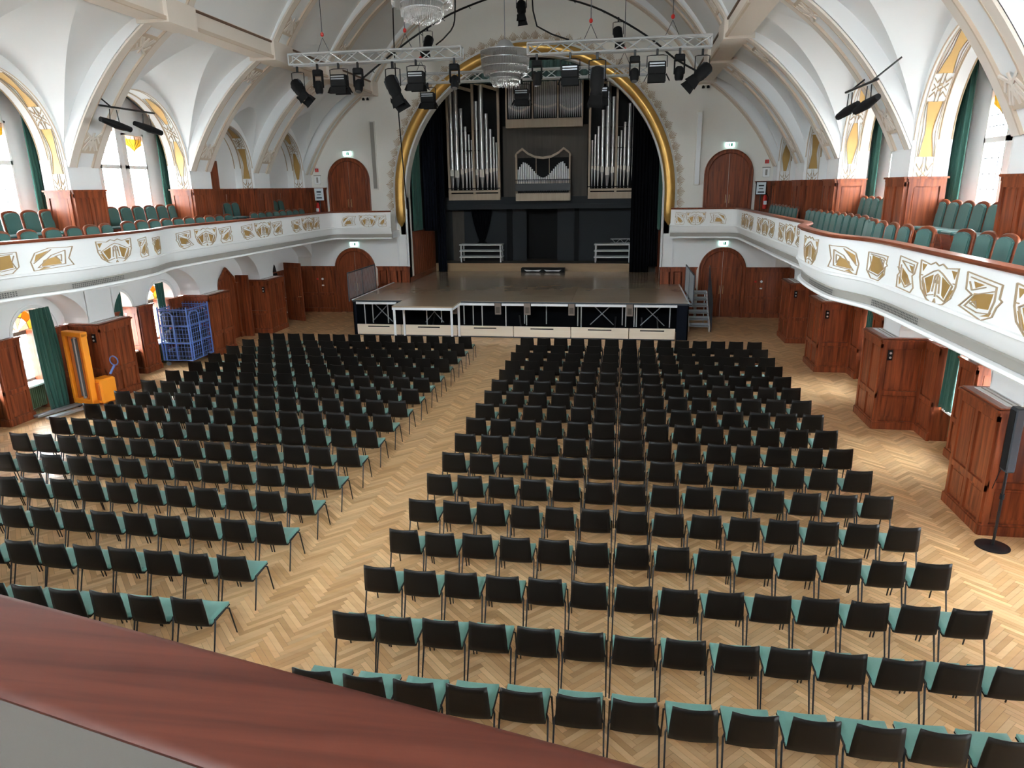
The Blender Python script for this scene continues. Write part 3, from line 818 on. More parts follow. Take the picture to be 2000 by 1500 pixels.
        ol.build('outline', 'beige_line', oo)

# ---- gilded ornament strips on the arch reveals
HOUR = {0: [(.15,.0),(.85,.0),(.68,.42),(.70,.58),(.86,1.0),(.14,1.0),(.30,.58),(.32,.42)], 1: [(.38,.0),(.62,.0),(.86,.45),(.86,.55),(.62,1.0),(.38,1.0),(.14,.55),(.14,.45)]}
ROSE = [[(.1,.2),(.3,.35),(.42,.2)], [(.9,.2),(.7,.35),(.58,.2)], [(.1,.8),(.3,.65),(.42,.8)], [(.9,.8),(.7,.65),(.58,.8)], [(.42,.05),(.42,.4),(.58,.4),(.58,.05)], [(.42,.95),(.42,.6),(.58,.6),(.58,.95)], [(.36,.5),(.5,.42),(.64,.5),(.5,.58),(.36,.5)], [(.16,.4),(.3,.5),(.16,.6)], [(.84,.4),(.7,.5),(.84,.6)], [(.04,.1),(.12,.0)], [(.96,.1),(.88,.0)]]
for s in (-1, 1):
    for i, (a, b) in enumerate(BAYS):
        if b < 9: continue
        yc, r = (a+b)/2, (b-a)/2
        orn = root('reveal_ornament', 'gilded relief band round the %s arch of the %s gallery, counted from the stage' % (ORD[6-i], SIDE[s]))
        kind = 0 if i in (3, 5) else 1
        jam = ZS-5.40; full = jam+PI*r/2
        for side in (1, -1):
            def surf(h0, h1):
                def f(u, d, h):
                    e = h0 if h == 0 else h1
                    X = lerp(PX+.08, 9.98, u)
                    if d <= jam: y, z, ny, nz = (b if side > 0 else a), 5.40+d, -side, 0
                    else:
                        th = (d-jam)/r; y = yc+side*math.cos(th)*r; z = ZS+math.sin(th)*r; ny, nz = -side*math.cos(th), -math.sin(th)
                    return (s*X, y+ny*e, z+nz*e)
                return f
            segs = [('rose', .0, .42, .5), ('field', .38, 1.42, 0), ('rose', 1.38, 2.0, 0), ('field', 1.96, min(full, 3.0), 0)] if r > 1.6 else [('rose', 0, .36, .5), ('field', .34, 1.40, 0), ('rose', 1.36, 1.86, 0), ('field', 1.84, full-.05, 0)]
            gold = MB(); rel = MB(); edge = MB()
            gfn, rfn = surf(.002, .008), surf(.002, .02)
            for (t, d0, d1, off) in segs:
                if d1-d0 < .1: continue
                if t == 'field':
                    shape = HOUR[kind]
                    poly = []
                    for (p, q) in zip(shape, shape[1:]+shape[:1]):
                        poly += [(lerp(p[0], q[0], k/6), lerp(p[1], q[1], k/6)) for k in range(6)]
                    # triangulated fan of small pieces that follow the curve
                    n = 14
                    def xr(v):
                        xs = []
                        for (p, q) in zip(shape, shape[1:]+shape[:1]):
                            if abs(p[1]-q[1]) > 1e-6 and min(p[1], q[1])-1e-6 <= v <= max(p[1], q[1])+1e-6: xs.append(p[0]+(q[0]-p[0])*(v-p[1])/(q[1]-p[1]))
                        return (min(xs), max(xs))
                    rows = []
                    for k in range(n+1):
                        v = min(.999, max(.001, k/n)); x0, x1 = xr(v); d = lerp(d0, d1, v)
                        rows.append([gfn(x0, d, 1), gfn(x1, d, 1)])
                    gold.grid(rows)
                    for sgn in (0, 1):
                        rel.ribbon([(xr(min(.999, max(.001, k/n)))[sgn], lerp(d0, d1, k/n)) for k in range(n+1)], .022, rfn)
                        rel.ribbon([(lerp(xr(min(.999, max(.001, k/n)))[sgn], sgn, .45), lerp(d0, d1, k/n)) for k in range(n+1)], .016, rfn)
                else:
                    for line in ROSE:
                        pp = [(x, lerp(d0, d1, (y-off)/(1-off) if off else y)) for x, y in line if not off or y >= off-.01]
                        if len(pp) > 1: rel.ribbon(pp, .024, rfn)
            efn = surf(.002, .014)
            for u in (.035, .965): edge.ribbon([(u, full*k/30) for k in range(31)], .05, efn)
            gold.build('gilding', 'gold_leaf', orn, recalc=True)
            rel.build('relief', 'beige_line', orn)
            edge.build('border', 'beige', orn)
# ================================================================== WINDOWS
def leaded(mb, X, y0, y1, z0, z1, nc, nr, r=.007):
    for k in range(nc+1):
        y = lerp(y0, y1, k/nc); mb.box(X-r, X+r, y-r, y+r, z0, z1)
    for k in range(nr+1):
        z = lerp(z0, z1, k/nr); mb.box(X-r, X+r, y0, y1, z-r, z+r)
def curtain(name, label, X, y0, y1, z0, z1, amp, m, waves, taper=0, cat='curtain', group=None, plane='y', lean=0):
    mb = MB(); n = waves*8; rows = []
    for kz in range(13):
        t = kz/12; z = lerp(z1, z0, t); row = []
        for k in range(n+1):
            u = k/n
            sq = 1-taper*math.sin(PI*min(1, t*1.0))*.5 if taper <= 1 else (1-.84*t**1.5 if t < .93 else .62)
            y = lerp(y0, y1, .5+(u-.5)*sq)+lean*t
            d = amp*math.sin(u*waves*2*PI+.4*math.sin(t*5))*(.75+.25*t)+amp*.35*math.sin(u*waves*4.3+1)
            row.append((X+d, y, z) if plane == 'y' else (y, X+d, z))
        rows.append(row)
    o = mb.grid(rows).build(name, m, smooth=80)
    o.modifiers.new('thickness', 'SOLIDIFY').thickness = .012
    return tag(o, label, cat, group)
BAYN = {3: 'nearest the camera', 4: 'farther from the camera', 2: 'beside the camera', 1: 'behind the camera', 0: 'at the rear'}
wn = 0
for s in (-1, 1):
    for i in WIN_BAYS:
        a, b = BAYS[i]; yc = (a+b)/2
        wn += 1
        w = root('window_%d' % wn, 'upper three-light leaded window in the %s gallery bay %s' % (SIDE[s], BAYN[i]))
        X = s*10.72
        for (y0, y1, zt, nm) in ((yc-.43, yc+.43, 7.35, 'c'), (yc-1.6, yc-.72, 7.0, 's'), (yc+.72, yc+1.6, 7.0, 's')):
            fr = MB(); t = .055
            fr.box(X-.05, X+.05, y0, y0+t, 3.95, zt); fr.box(X-.05, X+.05, y1-t, y1, 3.95, zt)
            for zz in (3.95, 6.0, zt-t): fr.box(X-.05, X+.05, y0, y1, zz, zz+(t if zz != 6.0 else .09))
            fo = fr.build('casement', 'window_white', w)
            ld = MB(); leaded(ld, X, y0+t, y1-t, 4.0, 6.0, 3, 7); leaded(ld, X, y0+t, y1-t, 6.09, zt-t-.45, 3, 2)
            # lines of the flower in the top light
            c = (y0+y1)/2
            for q in (-1, 1):
                ld.tube([(X, c+q*dy, zt-t-.45+dz) for dy, dz in ((0, .02), (.10, .14), (.22, .24), (.30, .40))], .008, 4)
                ld.tube([(X, c+q*dy, zt-t-.45+dz) for dy, dz in ((.02, .12), (.14, .30), (.06, .44))], .008, 4)
            ld.build('leading', 'lead', fo)
            MB().box(X-.003, X+.003, y0+t, y1-t, 4.0, 6.0).build('pane', 'glass_clear', fo)
            MB().box(X-.003, X+.003, y0+t, y1-t, 6.09, zt-t-.45).build('pane', 'glass_clear', fo)
            zt2, zb2 = zt-t, zt-t-.45
            fn0 = lambda y, z: (X-.003, y, z); fn1 = lambda y, z: (X+.003, y, z)
            for poly, gm in (([(y0+t, zt2), (y1-t, zt2), (y1-t, zt2-.10), (y0+t, zt2-.10)], 'glass_orange' if nm == 'c' else 'glass_rose'),
                             ([(y0+t, zt2-.10), (c, zt2-.10), (c, zt2-.28), (c-.12, zb2+.08), (y0+t+.02, zt2-.26)], 'glass_orange' if nm == 'c' else 'glass_yellow'),
                             ([(c, zt2-.10), (y1-t, zt2-.10), (y1-t-.02, zt2-.26), (c+.12, zb2+.08), (c, zt2-.28)], 'glass_yellow'),
                             ([(c, zt2-.28), (c+.12, zb2+.08), (c, zb2), (c-.12, zb2+.08)], 'glass_red' if nm == 'c' else 'glass_yellow'),
                             ([(y0+t, zt2-.24), (c-.12, zb2+.08), (c, zb2), (y0+t, zb2)], 'glass_clear'),
                             ([(y1-t, zt2-.24), (c+.12, zb2+.08), (c, zb2), (y1-t, zb2)], 'glass_clear')):
                MB().prism(poly, fn0, fn1).build('stained_pane', gm, fo, recalc=True)
        MB().box(s*10.30, s*10.76, yc-2.2, yc+2.2, 3.90, 3.95).build('sill', 'window_white', w)
        portal('window_daylight', (s*10.80, yc, 5.6), (0, s*PI/2, 0), 3.6, 3.3)
        for q in (-1, 1):
            if i < 2 : continue
            y0, y1 = (b-.02, b+.32) if q > 0 else (a-.32, a+.02)
            wh = 'far' if q > 0 else 'near'
            curtain('window_curtain', 'long green curtain, %s side of the upper %s window %s' % (wh, SIDE[s], BAYN[i]), s*10.42, y0-.12, y1, 3.98, 8.0, .035, 'green_curtain', 4, group='gallery curtains')
        # lower paired windows
        a2, b2 = PL[i][1], PL[i+1][0]; yc2 = (a2+b2)/2
        for q in (-1, 1):
            c = yc2+q*1.0; X2 = s*11.02; wn += 1
            lw_ = root('window_%d' % wn, 'lower arched leaded window, %s balcony side, %s of its pair, bay %s' % (SIDE[s], 'far' if q > 0 else 'near', BAYN[i]))
            fr = MB()
            for (y0, y1, z0, z1) in ((c-.62, c-.55, .72, 2.1), (c+.55, c+.62, .72, 2.1), (c-.62, c+.62, .72, .80), (c-.62, c+.62, 1.92, 2.02)): fr.box(X2-.04, X2+.04, y0, y1, z0, z1)
            fr.build('casement', 'brown_box', lw_)
            MB().box(X2-.003, X2+.003, c-.55, c+.55, .80, 1.92).build('pane', 'glass_clear', lw_)
            ld = MB(); leaded(ld, X2, c-.55, c+.55, .80, 1.92, 4, 5)
            for k in range(1, 6):
                an = PI*k/6; ld.tube([(X2, c-.16*math.cos(an), 2.02+.16*math.sin(an)), (X2, c-.62*math.cos(an), 2.02+.60*math.sin(an))], .008, 4)
            ld.tube([(X2, c-.36*math.cos(PI*k/12), 2.02+.36*math.sin(PI*k/12)) for k in range(13)], .008, 4)
            ld.build('leading', 'lead', lw_)
            fn0 = lambda y, z: (X2-.003, y, z); fn1 = lambda y, z: (X2+.003, y, z)
            for k in range(6):
                for (r0, r1, gms) in ((.0, .36, ('glass_clear', 'glass_rose')), (.36, .62, ('glass_orange', 'glass_yellow'))):
                    a0, a1 = PI*k/6, PI*(k+1)/6
                    poly = [(c-rr*math.cos(an), 2.02+rr*.97*math.sin(an)) for rr, an in ((r0, a0), (r1, a0), (r1, (a0+a1)/2), (r1, a1), (r0, a1))]
                    if r0 == 0: poly = poly[:-1]
                    MB().prism(poly, fn0, fn1).build('stained_pane', gms[k % 2], lw_, recalc=True)
            MB().bbox(min(s*10.55, s*11.0), max(s*10.55, s*11.0), c-.66, c+.66, .68, .73, .01).build('sill', 'window_white', lw_)
            if q > 0: portal('window_daylight', (s*11.15, yc2, 1.65), (0, s*PI/2, 0), 1.75, 3.25)
            if i in (3, 4):
                yy = c+.40 if q > 0 else c-.40
                lab = 'green curtain at the %s lower %s window, bay %s' % ('far' if q > 0 else 'near', SIDE[s], BAYN[i])
                floor_len = s < 0 and i == 3 and q > 0
                if floor_len: curtain('window_curtain', lab, -10.27, 14.62, 15.22, .03, 2.62, .06, 'green_curtain', 6, taper=-.35, group='lower window curtains', lean=.1)
                else: curtain('window_curtain', lab, s*10.52, yy-q*.42-.22, yy-q*.42+.22, .76, 2.58, .04, 'green_curtain', 4, taper=.3, group='lower window curtains')
                rd = thing('radiator', 'green ribbed radiator below the %s lower %s window, bay %s' % ('far' if q > 0 else 'near', SIDE[s], BAYN[i]), 'radiator', (s*10.80, c, 0), 0, 'radiators under the windows')
                n_ = 18
                fb = MB().box(-.03, .03, -.52, .52, .10, .64); fb.build('core', 'radiator', rd)
                fm = MB().bbox(-.02, .02, -.016, .016, .09, .66, .006).mesh('fin', 'radiator')
                for k in range(n_): link('fin', fm, rd, (-s*.045, -.5+k*1.0/(n_-1), 0))
                ft = MB(); ft.box(-.02, .02, -.45, -.41, 0, .12); ft.box(-.02, .02, .41, .45, 0, .12); ft.build('foot', 'radiator', rd)

# ================================================================== DOORS in the end wall
dn = 0
for s in (-1, 1):
    for (z0, zt) in ((0.0, 2.86), (3.6, 6.62)):
        dn += 1
        c, hw = s*7.84, .93
        d = root('door_%d' % dn, '%s arched mahogany double door %s on the %s of the stage' % ('upper' if z0 else 'lower', 'above the balcony' if z0 else 'beside the stage steps' if s > 0 else 'beside the stage railing', SIDE[s]))
        zc = zt-hw
        def ring(r): return [(c+r, z0)]+[(c+r*math.cos(PI*k/24), zc+r*math.sin(PI*k/24)) for k in range(25)]+[(c-r, z0)]
        o, i_ = ring(hw), ring(hw-.17)
        fr = MB(); y0, y1 = YE-.09, YE+.01
        fr.grid([[(x, y1, z) for x, z in o], [(x, y0, z) for x, z in o], [(x, y0, z) for x, z in i_], [(x, y1, z) for x, z in i_]])
        fr.build('door_frame', 'mahogany', d, smooth=30, recalc=True)
        md = MB()
        md.tube([(x, y0, z) for x, z in ring(hw-.03)], .025, 6); md.tube([(x, y0, z) for x, z in ring(hw-.15)], .02, 6)
        md.build('moulding', 'mahogany', d, smooth=60)
        for q in (-1, 1):
            poly = [(c+q*.008, z0+.01)]+[(c+q*(hw-.17)*math.cos(PI/2*k/12) if k < 12 else c+q*.008, zc+(hw-.17)*math.sin(PI/2*k/12)) for k in range(13)]
            poly.insert(1, (c+q*(hw-.17), z0+.01))
            lf = MB().prism(poly, lambda x, z: (x, YE-.03, z), lambda x, z: (x, YE, z)).build('door_leaf', 'mahogany', d, recalc=True)
            p = MB(); p.box(c+q*.10, c+q*(hw-.28), YE-.045, YE-.028, z0+.2, z0+.75); p.box(c+q*.10, c+q*(hw-.28), YE-.045, YE-.028, z0+.95, zc+.1)
            p.build('raised_panel', 'mahogany', lf)
            h = MB().tube([(c+q*.07, YE-.05, z0+.98), (c+q*.07, YE-.085, z0+1.0), (c+q*.07, YE-.085, z0+1.28), (c+q*.07, YE-.05, z0+1.30)], .014, 6)
            h.build('handle', 'brass', lf)
        # green exit sign above
        e = thing('exit_sign', 'lit exit sign above the %s door on the %s of the stage' % ('upper' if z0 else 'lower', SIDE[s]), 'sign', (c+s*-.02, YE-.06, zt+.06), 0, 'lit exit signs')
        MB().bbox(-.17, .17, -.03, .03, 0, .19, .01).build('light_box', 'exit_glow', e)
        MB().box(-.18, .18, -.035, .05, .19, .215).build('bracket', 'alu', e)
        pic = MB(); pic.box(-.03, .0, -.034, -.031, .03, .15); pic.box(.03, .09, -.034, -.031, .03, .15); pic.box(-.12, -.06, -.034, -.031, .08, .10)
        pic.build('pictogram', 'exit_green', e)
# ================================================================== STAGE
STZ, SY = 1.34, 24.7
stage = thing('stage_platform', 'broad stage platform with brown glossy decking and drawer fronts below', 'stage', (0, SY, 0))
def SP(mb, name, m, parent=None, **k):          # stage part, written in world coordinates
    o = mb.build(name, m, parent or stage, **k)
    if parent is None: o.location = (0, -SY, 0)
    return o
ys = [SY, 26.2, 28.2, 29.62]; xs = [-6.1, -4.1, -2.05, -.03, 2.06, 4.12, 6.14]
for (y0, y1) in zip(ys, ys[1:]):
    for (x0, x1) in zip(xs, xs[1:]):
        SP(MB().box(x0+.004, x1-.004, y0+.004, y1-.004, STZ-.05, STZ), 'deck_plate', 'deck')
for (y0, y1) in ((29.62, 31.6), (31.6, 34.0)):
    for (x0, x1) in ((-5.38, -2.05), (-2.05, 2.06), (2.06, 5.38)):
        SP(MB().box(x0+.004, x1-.004, y0+.004, y1-.004, STZ-.05, STZ), 'deck_plate', 'deck')
SP(MB().box(-4.16, -1.96, 23.42, SY-.004, STZ-.05, STZ), 'deck_plate', 'deck')
SP(MB().box(-6.12, 6.16, SY-.02, SY+.02, STZ-.075, STZ-.012), 'front_edge', 'steel_dark')
xs2 = [-6.0, -4.28, -2.13, -.03, 2.06, 4.12, 5.74]
for x0, x1 in zip(xs2, xs2[1:]):
    fr = SP(MB().bbox(x0+.012, x1-.012, SY-.03, SY+.02, .05, .43, .006), 'drawer_front', 'birch')
    c = (x0+x1)/2
    MB().box(c-.42, c+.42, SY-.036, SY-.028, .33, .37).build('grip_slot', 'black', fr)
SP(MB().box(-5.9, 5.7, SY+.0, SY+.06, 0, .07), 'kick_strip', 'steel_dark')
for (x0, x1) in ((-5.98, -4.42), (-2.1, -.72), (-.45, .36), (.62, 1.95), (2.22, 4.0), (4.27, 5.76)):
    SP(MB().bbox(x0, x1, SY-.02, SY+.03, STZ-.16, STZ-.055, .006), 'front_beam', 'alu_white')
for x in (-2.24, -.59, .49, 2.08, 4.13):
    b = SP(MB().bbox(x-.11, x+.11, SY-.025, SY+.04, .86, STZ-.06, .006), 'junction_box', 'brown_box')
    MB().box(x-.075, x+.075, SY-.03, SY-.024, .92, 1.14).build('box_lid', 'organ_dark', b)
for x in (-5.7, -5.5, -4.9, -3.3, -2.9, -1.95, -1.6, -1.2, -.32, .28, .40, 1.1, 2.28, 2.42, 3.88, 4.0, 4.30, 4.38, 5.55):
    SP(MB().tube([(x, SY+.10+.3*(int(abs(x)*10) % 3), .4), (x, SY+.10+.3*(int(abs(x)*10) % 3), STZ-.06)], .022, 6), 'post', 'alu')
for (x, h) in ((-5.15, .40), (-3.1, .35), (3.15, .42), (4.95, .42)):
    for q in (-1, 1):
        SP(MB().tube([(x-q*h, SY+.45, .45), (x+q*h, SY+.45, STZ-.08)], .018, 6), 'cross_brace', 'steel_grey')
SP(MB().box(5.76, 6.16, SY, SY+.04, .02, STZ-.06), 'skirt', 'navy_cloth'); SP(MB().box(6.12, 6.16, SY, 29.6, .02, STZ-.06), 'skirt', 'navy_cloth')
SP(MB().box(-6.12, -5.99, SY, SY+.04, .02, STZ-.06), 'skirt', 'navy_cloth'); SP(MB().box(-6.12, -6.08, SY, 29.6, .02, STZ-.06), 'skirt', 'navy_cloth')
SP(MB().box(-6.05, 6.1, SY+1.6, SY+1.7, 0, STZ-.06), 'void_backing', 'black_cloth')  # black sheet standing in for the shade under the stage
for x in (-4.10, -2.02):
    for y in (23.47, 24.55):
        SP(MB().bbox(x-.035, x+.035, y-.035, y+.035, 0, STZ-.05, .006), 'leg', 'alu_white')
SP(MB().box(-4.16, -1.96, 23.42, 23.46, STZ-.14, STZ-.05), 'front_rail', 'alu_white'); SP(MB().box(-1.99, -1.96, 23.42, SY, STZ-.14, STZ-.05), 'side_rail', 'alu_white')
SP(MB().box(-6.14, -6.09, SY, 29.6, STZ-.03, STZ+.012), 'edge_strip', 'alu_white'); SP(MB().box(6.13, 6.18, SY, 29.6, STZ-.03, STZ+.012), 'edge_strip', 'alu_white')
# folded stands stored under the stage
for i, (x, y) in enumerate(((-2.7, 25.7), (-3.4, 25.9), (3.6, 25.8), (4.6, 25.7), (5.2, 25.9), (.1, 25.8))):
    t = thing('folded_stand', 'black folded stand stored below the stage, %s from the left' % ORD[i if x > 9 else sorted((-2.7,-3.4,3.6,4.6,5.2,.1)).index(x)], 'stand', (x, y, 0), .4*i, 'folded stands under the stage')
    MB().tube([(0,0,.03), (.1,.05,.62)], .03, 6).build('pole', 'black_metal', t)
    for a in (0, 2.1, 4.2): MB().tube([(0,0,.22), (.32*math.cos(a), .32*math.sin(a), .02)], .02, 5).build('leg', 'steel_dark', t)
# stage steps and rear floor
rear = root('rear_stage', 'raised rear stage with oak step front')
MB().box(-5.38, 5.38, 34.0, 36.6, 0, 1.70).build('rear_floor', 'organ_dark', rear)
MB().box(-5.36, 4.3, 33.97, 34.0, STZ, 1.70).build('step_front', 'oak_step', rear)
MB().bbox(-5.36, 4.3, 33.95, 34.06, 1.68, 1.72, .008).build('step_nosing', 'oak_step', rear)
st = root('stage_house', 'dark stage house behind the arch')
h = MB(); h.box(-5.7, -5.40, YE+.35, 36.8, 0, 11); h.box(5.40, 5.7, YE+.35, 36.8, 0, 11); h.box(-5.7, 5.7, YE+.35, 36.8, 10.9, 11.1); h.box(-5.7, 5.7, 36.6, 36.9, 0, 11)
h.build('black_walls', 'black', st)
wd = MB()
tr = root('trim_30', 'mahogany boarded wall at the left side of the stage')
MB().box(-5.41, -5.38, YE+.02, 34.0, STZ, 3.5).build('backing', 'mahogany', tr)
pm = MB().bbox(-.012, .012, -.14, .14, 0, 2.1, .006).mesh('board', 'mahogany')
for k in range(14): link('board', pm, tr, (-5.37, YE+.25+k*.31, STZ+.02))
MB().box(-5.38, -5.34, YE+.05, 34, STZ, STZ+.22).build('skirting', 'mahogany_y', tr)
tr = root('trim_31', 'mahogany boarded wall at the right side of the stage')
MB().box(5.38, 5.41, YE+.02, 34.0, STZ, 3.5).build('backing', 'mahogany', tr)
for k in range(14): link('board', pm, tr, (5.37, YE+.25+k*.31, STZ+.02))
# stage box with two white bow marks
t = thing('floor_box', 'low black box with two white bow marks at the rear stage step', 'box', (.03, 33.7, STZ))
MB().bbox(-1.05, 1.05, -.22, .22, 0, .20, .01).build('case', 'black', t)
for c in (-.48, .48): MB().add([(c-.42,-.225,.13),(c,-.225,.10),(c,-.225,.07),(c-.30,-.225,.05),(c+.42,-.225,.13),(c+.30,-.225,.05)], [(0,1,2,3),(1,4,5,2)]).build('bow_mark', 'white', t)

# ---- curtains of the stage
curtain('stage_curtain', 'tall black drape at the right of the stage opening', 33.6, 4.12, 4.98, STZ+.01, 10.2, .06, 'black_cloth', 6, plane='x')
curtain('stage_curtain', 'dark navy drape hanging behind the left of the arch', 32.2, -5.36, -4.72, 3.4, 9.6, .07, 'navy_cloth', 5, plane='x')
curtain('stage_curtain', 'narrow black drape left of the organ reaching the stage floor', 33.5, -5.10, -4.66, STZ+.01, 10.0, .05, 'navy_cloth', 4, plane='x')
curtain('stage_curtain', 'black drape in the far right corner of the stage', 32.6, 4.9, 5.36, STZ+.4, 8.6, .05, 'black_cloth', 4, plane='x')
curtain('stage_curtain', 'narrow green curtain beside the gilded arch on the left', -5.30, 30.3, 31.7, 3.5, 9.0, .05, 'green_curtain', 5)
curtain('stage_curtain', 'narrow green curtain beside the gilded arch on the right', 5.30, 30.3, 31.7, 3.5, 9.0, .05, 'green_curtain', 5)
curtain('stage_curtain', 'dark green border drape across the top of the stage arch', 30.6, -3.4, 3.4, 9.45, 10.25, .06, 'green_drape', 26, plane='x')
curtain('tied_drape', 'black drape gathered to a knot below the left organ case', 35.28, -3.78, -2.74, 2.55, 4.26, .04, 'black_cloth', 6, taper=1.5, plane='x')

# ================================================================== ORGAN
OY = 34.4
org = thing('pipe_organ', 'pipe organ with oak cases and silver pipes on its stage gallery', 'organ', (0, OY, 0))
def OP(mb, name, m, parent=None, **k):
    o = mb.build(name, m, parent or org, **k)
    if parent is None: o.location = (0, -OY, 0)
    return o
OP(MB().box(-4.9, 4.9, OY-.05, 36.4, 4.28, 4.50), 'gallery_edge', 'grey_panel')
OP(MB().box(-4.9, 4.9, OY+.1, OY+.2, 4.50, 4.85), 'gallery_fascia', 'grey_panel')
OP(MB().box(-2.05, 2.02, OY+.55, OY+.65, 4.5, 8.1), 'back_panel', 'organ_dark')
OP(MB().box(-4.7, 4.7, OY+.9, OY+1.0, 4.5, 10.9), 'rear_panel', 'black')
def pipe(parent, x, y, zf, zm, zt, r):
    """speaking pipe: cone foot, flat lip, tube"""
    b = MB().lathe([(r*.28, zf), (r, zm)], 10, (x, y, 0)); b.lathe([(r, zm), (r, zt)], 10, (x, y, 0))
    o = OP(b, 'organ_pipe', 'pipe', parent, smooth=40)
    MB().box(x-r*.85, x+r*.85, y-r*1.18, y-r*.6, zm+.01, zm+.02+r*2.8).build('lip', 'pipe_lip', o)
    return o
def case(x0, x1, z0, zt, label):
    c = bpy.data.objects.new('organ_case', None); COL.objects.link(c); c.parent = org; c['label'] = label; c.location = (0, -OY, 0)
    f = MB(); w = .10
    xm = (x0+x1)/2
    for x in (x0, xm-w/2, x1-w): f.box(x, x+w, OY-.08, OY+.12, z0, zt)
    f.box(x0, x1, OY-.10, OY+.14, z0, z0+.30); f.box(x0, x1, OY-.12, OY+.14, z0+.36, z0+.46)
    f.build('case_frame', 'organ_oak', c)
    MB().box(x0+.02, x1-.02, OY+.30, OY+.34, z0, zt).build('case_back', 'black', c)
    MB().tube([(x0, OY-.1, z0+.55), (x1, OY-.1, z0+.55)], .02, 5).build('guard_rail', 'black_metal', c)
    cr = MB()
    for q0, q1 in ((x0, xm), (xm, x1)):
        cr.prism([(q0, zt-.02), (q1, zt-.02-.35), (q1, zt-.16-.35), (q0+.3, zt-.22), (q0, zt-.12)], lambda x, z: (x, OY-.08, z), lambda x, z: (x, OY+.12, z))
    cr.build('case_crest', 'organ_oak', c, recalc=True)
    return c
oc1 = case(-4.66, -2.11, 4.72, 10.1, 'left organ case')
oc2 = case(2.09, 4.66, 4.72, 10.1, 'right organ case')
def opipes(c, xs_, tops, rr, zf, zm):
    for x, zt, r, m_ in zip(xs_, tops, rr, zm): pipe(c, x, OY, zf, m_, zt, r)
for sgn, c in ((-1, oc1), (1, oc2)):
    X = lambda v: v if sgn < 0 else -v
    opipes(c, [X(v) for v in (-4.45, -4.20, -3.95, -3.76, -3.60, -3.47)], (9.6, 10.0, 8.9, 8.1, 7.75, 7.5), (.10, .115, .085, .07, .055, .045), 5.2, (5.85, 5.78, 5.92, 5.98, 6.02, 6.06))
    opipes(c, [X(v) for v in (-3.22, -2.98, -2.74, -2.55, -2.40, -2.27)], (9.2, 9.9, 8.65, 7.95, 7.6, 7.35), (.09, .12, .085, .07, .055, .045), 5.2, (5.88, 5.78, 5.92, 5.98, 6.02, 6.06))
    for zz in (7.0, 7.9):
        OP(MB().tube([(X(-4.5), OY-.05, zz), (X(-3.3), OY-.05, zz), (X(-2.7), OY-.05, zz)], .018, 5), 'pipe_stay', 'black_metal', c)
# upper middle case
cu = bpy.data.objects.new('organ_case', None); COL.objects.link(cu); cu.parent = org; cu['label'] = 'upper middle organ case'; cu.location = (0, -OY, 0)
f = MB(); f.box(-1.80, 1.80, OY-.05, OY+.45, 7.98, 8.36)
for x in (-1.80, -.56, .62, 1.76): f.box(x, x+.06, OY-.05, OY+.1, 8.3, 10.6)
f.build('case_frame', 'organ_oak', cu); MB().box(-1.8, 1.8, OY+.4, OY+.45, 8.3, 10.7).build('case_back', 'black', cu)
for g, x0 in enumerate((-1.68, -.46, .72)):
    for k in range(12):
        x = x0+.04+k*.088; dip = math.sin(k/11*PI)
        pipe(cu, x, OY+.05, 8.40, 8.86-.20*dip if g != 1 else 8.90-.10*dip, 10.25-.25*abs(k-5.5)/5.5, .034)
# low middle case with the curved top
cl = bpy.data.objects.new('organ_case', None); COL.objects.link(cl); cl.parent = org; cl['label'] = 'lower middle organ case with curved top'; cl.location = (0, -OY, 0)
f = MB(); f.box(-1.29, 1.29, OY-.5, OY+.1, 4.66, 5.02)
for x in (-1.29, 1.22): f.box(x, x+.07, OY-.5, OY-.3, 5.0, 6.80)
for x in (-.32, .30): f.box(x-.012, x+.012, OY-.45, OY-.43, 5.9, 6.62)
f.build('case_frame', 'organ_oak', cl)
top = [(-1.31, 6.74), (-1.24, 6.86), (-.97, 7.06), (-.72, 6.86), (-.38, 6.70), (0, 6.65), (.38, 6.70), (.72, 6.86), (.97, 7.06), (1.24, 6.86), (1.31, 6.74)]
cv = MB()
for (p, q) in zip(top, top[1:]): cv.add([(p[0], OY-.5, p[1]), (q[0], OY-.5, q[1]), (q[0], OY-.5, q[1]-.10), (p[0], OY-.5, p[1]-.10), (p[0], OY-.3, p[1]), (q[0], OY-.3, q[1]), (q[0], OY-.3, q[1]-.10), (p[0], OY-.3, p[1]-.10)], [(0,1,2,3),(4,5,6,7),(0,1,5,4),(2,3,7,6)])
cv.build('curved_crest', 'organ_oak', cl, recalc=True)
MB().box(-1.25, 1.25, OY-.12, OY-.08, 5.0, 6.62).build('case_back', 'black', cl)
for k in range(29):
    x = -1.18+k*2.36/28; a = abs(x)
    zt = 6.05-.35*math.cos(min(1, a/.95)*PI)+.02 if a < .95 else 6.42-(a-.95)*1.4
    pipe(cl, x, OY-.38, 5.1, 5.42, zt, .034)
OP(MB().box(-1.3, 1.3, OY-.62, OY-.58, 5.12, 5.45), 'console_rail', 'black_metal', cl)
for k in range(24): MB().tube([(-1.25+k*.109, OY-.60, 5.0), (-1.25+k*.109, OY-.60, 5.62)], .010, 4).build('rail_bar', 'black_metal', cl)
MB().tube([(-1.3, OY-.6, 5.62), (1.3, OY-.6, 5.62)], .018, 5).build('guard_rail', 'black_metal', cl)
